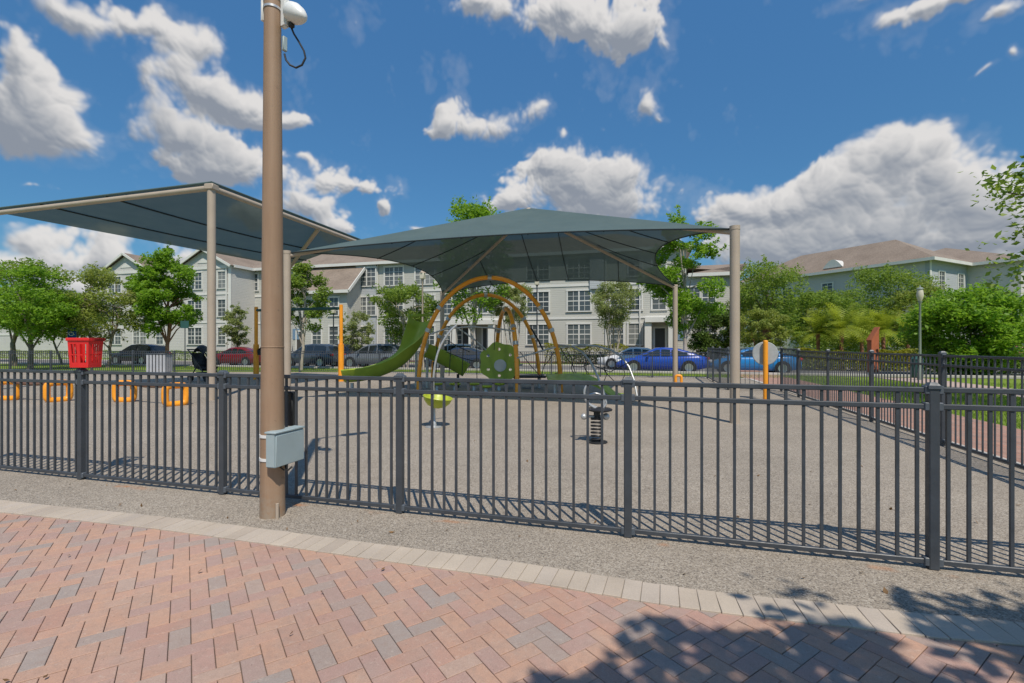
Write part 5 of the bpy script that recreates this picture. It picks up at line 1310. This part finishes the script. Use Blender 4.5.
# palms
def make_palm(label, loc, seed):
    rg = random.Random(seed); t = thing('palm_tree', label, 'palm', loc, 0, 'row of feathery palms by the terracotta pillar')
    H = 2.35; MB().tube([(0, 0, -.05), (.04, 0, .7), (.02, .03, 1.4), (0, 0, H)], [.13, .11, .1, .12], 10).build('trunk', M_BARKR, t)
    Q = []
    for k in range(40):
        a = rg.uniform(0, 2 * math.pi); e = R(rg.uniform(-5, 80)); Lf = rg.uniform(1.5, 2.1); p = Vector((0, 0, H)); dd = Vector((math.cos(a) * math.cos(e), math.sin(a) * math.cos(e), math.sin(e))); sd = Vector((-math.sin(a), math.cos(a), 0))
        n = 13
        for i in range(n):
            stp = Lf / n; p2 = p + dd * stp; u = i / n
            ll = .42 * math.sin(math.pi * (.15 + .82 * u)) + .05
            for s_ in (-1, 1):
                tip = p + sd * s_ * ll * .9 + dd * ll * .55 + Vector((0, 0, -.12 * ll + .1 * (1 - u) * ll))
                w_ = dd * .034
                Q += [p - w_, p + w_, tip + w_ * .3, tip - w_ * .3]
            p = p2; dd = (dd + Vector((0, 0, -.085 - .05 * u))).normalized()
    quads('frond_crown', L_PLM, t, np.array([tuple(q + Vector(loc)) for q in Q]), len(Q) // 4)
    return t
pm = make_palm('feathery palm at the left end of the palm row', tuple(PD(818, 31, -.045)), 5)
for ppx, Y, lab, sc_ in ((842, 30, 'feathery palm second from the left end of the palm row', 1.08), (862, 33, 'feathery palm partly behind the terracotta pillar', 1.05), (883, 31, 'feathery palm drooping over the right of the terracotta pillar', 1.02), (908, 34, 'feathery palm just left of the acorn street lamp', 1.05)):
    dup(pm, tuple(PD(ppx, Y, -.045)), rnd.uniform(0, 6), lab, sc_)
# hedges
def hedge(label, p, q, wd, h, leafm, n, seed, size=.13):
    rs = np.random.RandomState(seed); p, q = Vector((*p, 0)), Vector((*q, 0)); c = (p + q) / 2; d_ = q - p
    t = thing('hedge', label, 'hedge', (c.x, c.y, -.04), 0)
    u = rs.rand(n); s = rs.uniform(-1, 1, n); zz = 1 - rs.rand(n) ** 2.2
    hh_ = h * (0.85 + .15 * np.sin(u * d_.length * 2.1 + 1) * np.cos(u * d_.length * 0.9))
    nx, ny = -d_.y / d_.length, d_.x / d_.length; wv = wd / 2 * (1 - .35 * zz ** 3)
    pts = np.stack([p.x + d_.x * u + nx * s * wv + rs.normal(size=n) * .05, p.y + d_.y * u + ny * s * wv + rs.normal(size=n) * .05, zz * hh_], 1)
    leaves('foliage', leafm, t, pts, .8, size, rs)
    st_ = MB(); k = max(3, int(d_.length / .8))
    for i in range(k):
        b = p.lerp(q, (i + .5) / k); st_.tube([(b.x, b.y, -.04), (b.x + .05, b.y, h * .5), (b.x - .05, b.y + .05, h * .85)], .025, 5)
    st_.build('stem', M_BARK, t)
hedge('yellow green clipped hedge along the facade right of the arches', (FV(545, 0, 42.2)[0], 42.2), (FV(632, 0, 42.2)[0], 42.2), 1.1, 1.75, L_HDG, 6000, 51)
hedge('dark low shrubs in front of the yellow green hedge', (FV(556, 0, 41.0)[0], 41.0), (FV(606, 0, 41.0)[0], 41.0), 1.0, .95, L_DRK, 3000, 52)
hedge('green hedge in front of the building beside the orange swing post', (FV(338, 0, 41.0)[0], 41.0), (FV(380, 0, 41.0)[0], 41.0), 1.2, 1.4, L_MID, 3500, 53)
hedge('low green hedge in front of the left building wing', (FV(105, 0, 40.8)[0], 40.8), (FV(232, 0, 40.8)[0], 40.8), 1.0, 1.0, L_MID, 6000, 54)
hedge('olive hedge with dry patches behind the far left trees', (FV(-40, 0, 41)[0], 41), (FV(70, 0, 41)[0], 41), 1.3, 1.0, L_OLV, 6000, 55)
a, b = PD(800, 30.0), PD(915, 29.0); hedge('yellow green groundcover hedge at the feet of the palms', (a.x, a.y), (b.x, b.y), 1.4, 1.35, L_HDG, 9000, 56)
a, b = PD(795, 34.5), PD(930, 34.5); hedge('tall green understory hedge behind the palm trunks', (a.x, a.y), (b.x, b.y), 1.5, 2.5, L_MID, 12000, 58, .16)
a, b = PD(925, 29.0), PD(1040, 24.5); hedge('dark hedge at right behind the tall side fence', (a.x, a.y), (b.x, b.y), 1.6, 1.2, L_DRK, 7000, 57)
# grass blades on the lawns nearest the play area
rs = np.random.RandomState(9); P = []
for x0, y0, x1, y1, n in ((-44, 24.65, 9, 27.35, 24000), (-44, 21.0, -26.6, 24.6, 9000), (-26.6, 23.0, -18, 24.6, 3000), (6.5, 4.2, 10.4, 24, 26000), (12.6, 6, 18, 24, 12000)):
    P.append(np.stack([rs.uniform(x0, x1, n), rs.uniform(y0, y1, n), np.zeros(n)], 1))
P = np.concatenate(P); n = len(P); hgt = rs.uniform(.04, .09, n)[:, None]; a = rs.uniform(0, 2 * np.pi, n); sd = np.stack([np.cos(a), np.sin(a), 0 * a], 1) * .008
ln = rs.normal(size=(n, 3)) * .03; ln[:, 2] = 0; P[:, 2] = -.045
v = np.empty((n, 4, 3)); v[:, 0] = P - sd; v[:, 1] = P + sd; v[:, 2] = P + ln + sd * .3 + np.array([0, 0, 1]) * hgt; v[:, 3] = P + ln - sd * .3 + np.array([0, 0, 1]) * hgt
tag(quads('grass', L_GRS, None, v.reshape(-1, 3), n), 'short green lawn grass beyond the fences', 'grass', kind='stuff')

P = []
for x0, y0, x1, y1, n in ((-7, .4, 3.2, 3.0, 46), (-7, 3.2, 4.1, 3.75, 40), (-6, 3.9, 4, 8, 40)):
    P.append(np.stack([rs.uniform(x0, x1, n), rs.uniform(y0, y1, n), np.full(n, .012)], 1))
P = np.concatenate(P)
lt = leaves('leaf_litter', leaf_mat('dry_leaf', (0.10, 0.06, 0.03), (0.30, 0.18, 0.08), .1), None, P, 6.0, .035, rs)
tag(lt, 'dry fallen leaves and specks scattered on the pavers and gravel strip', 'leaf litter', kind='stuff')
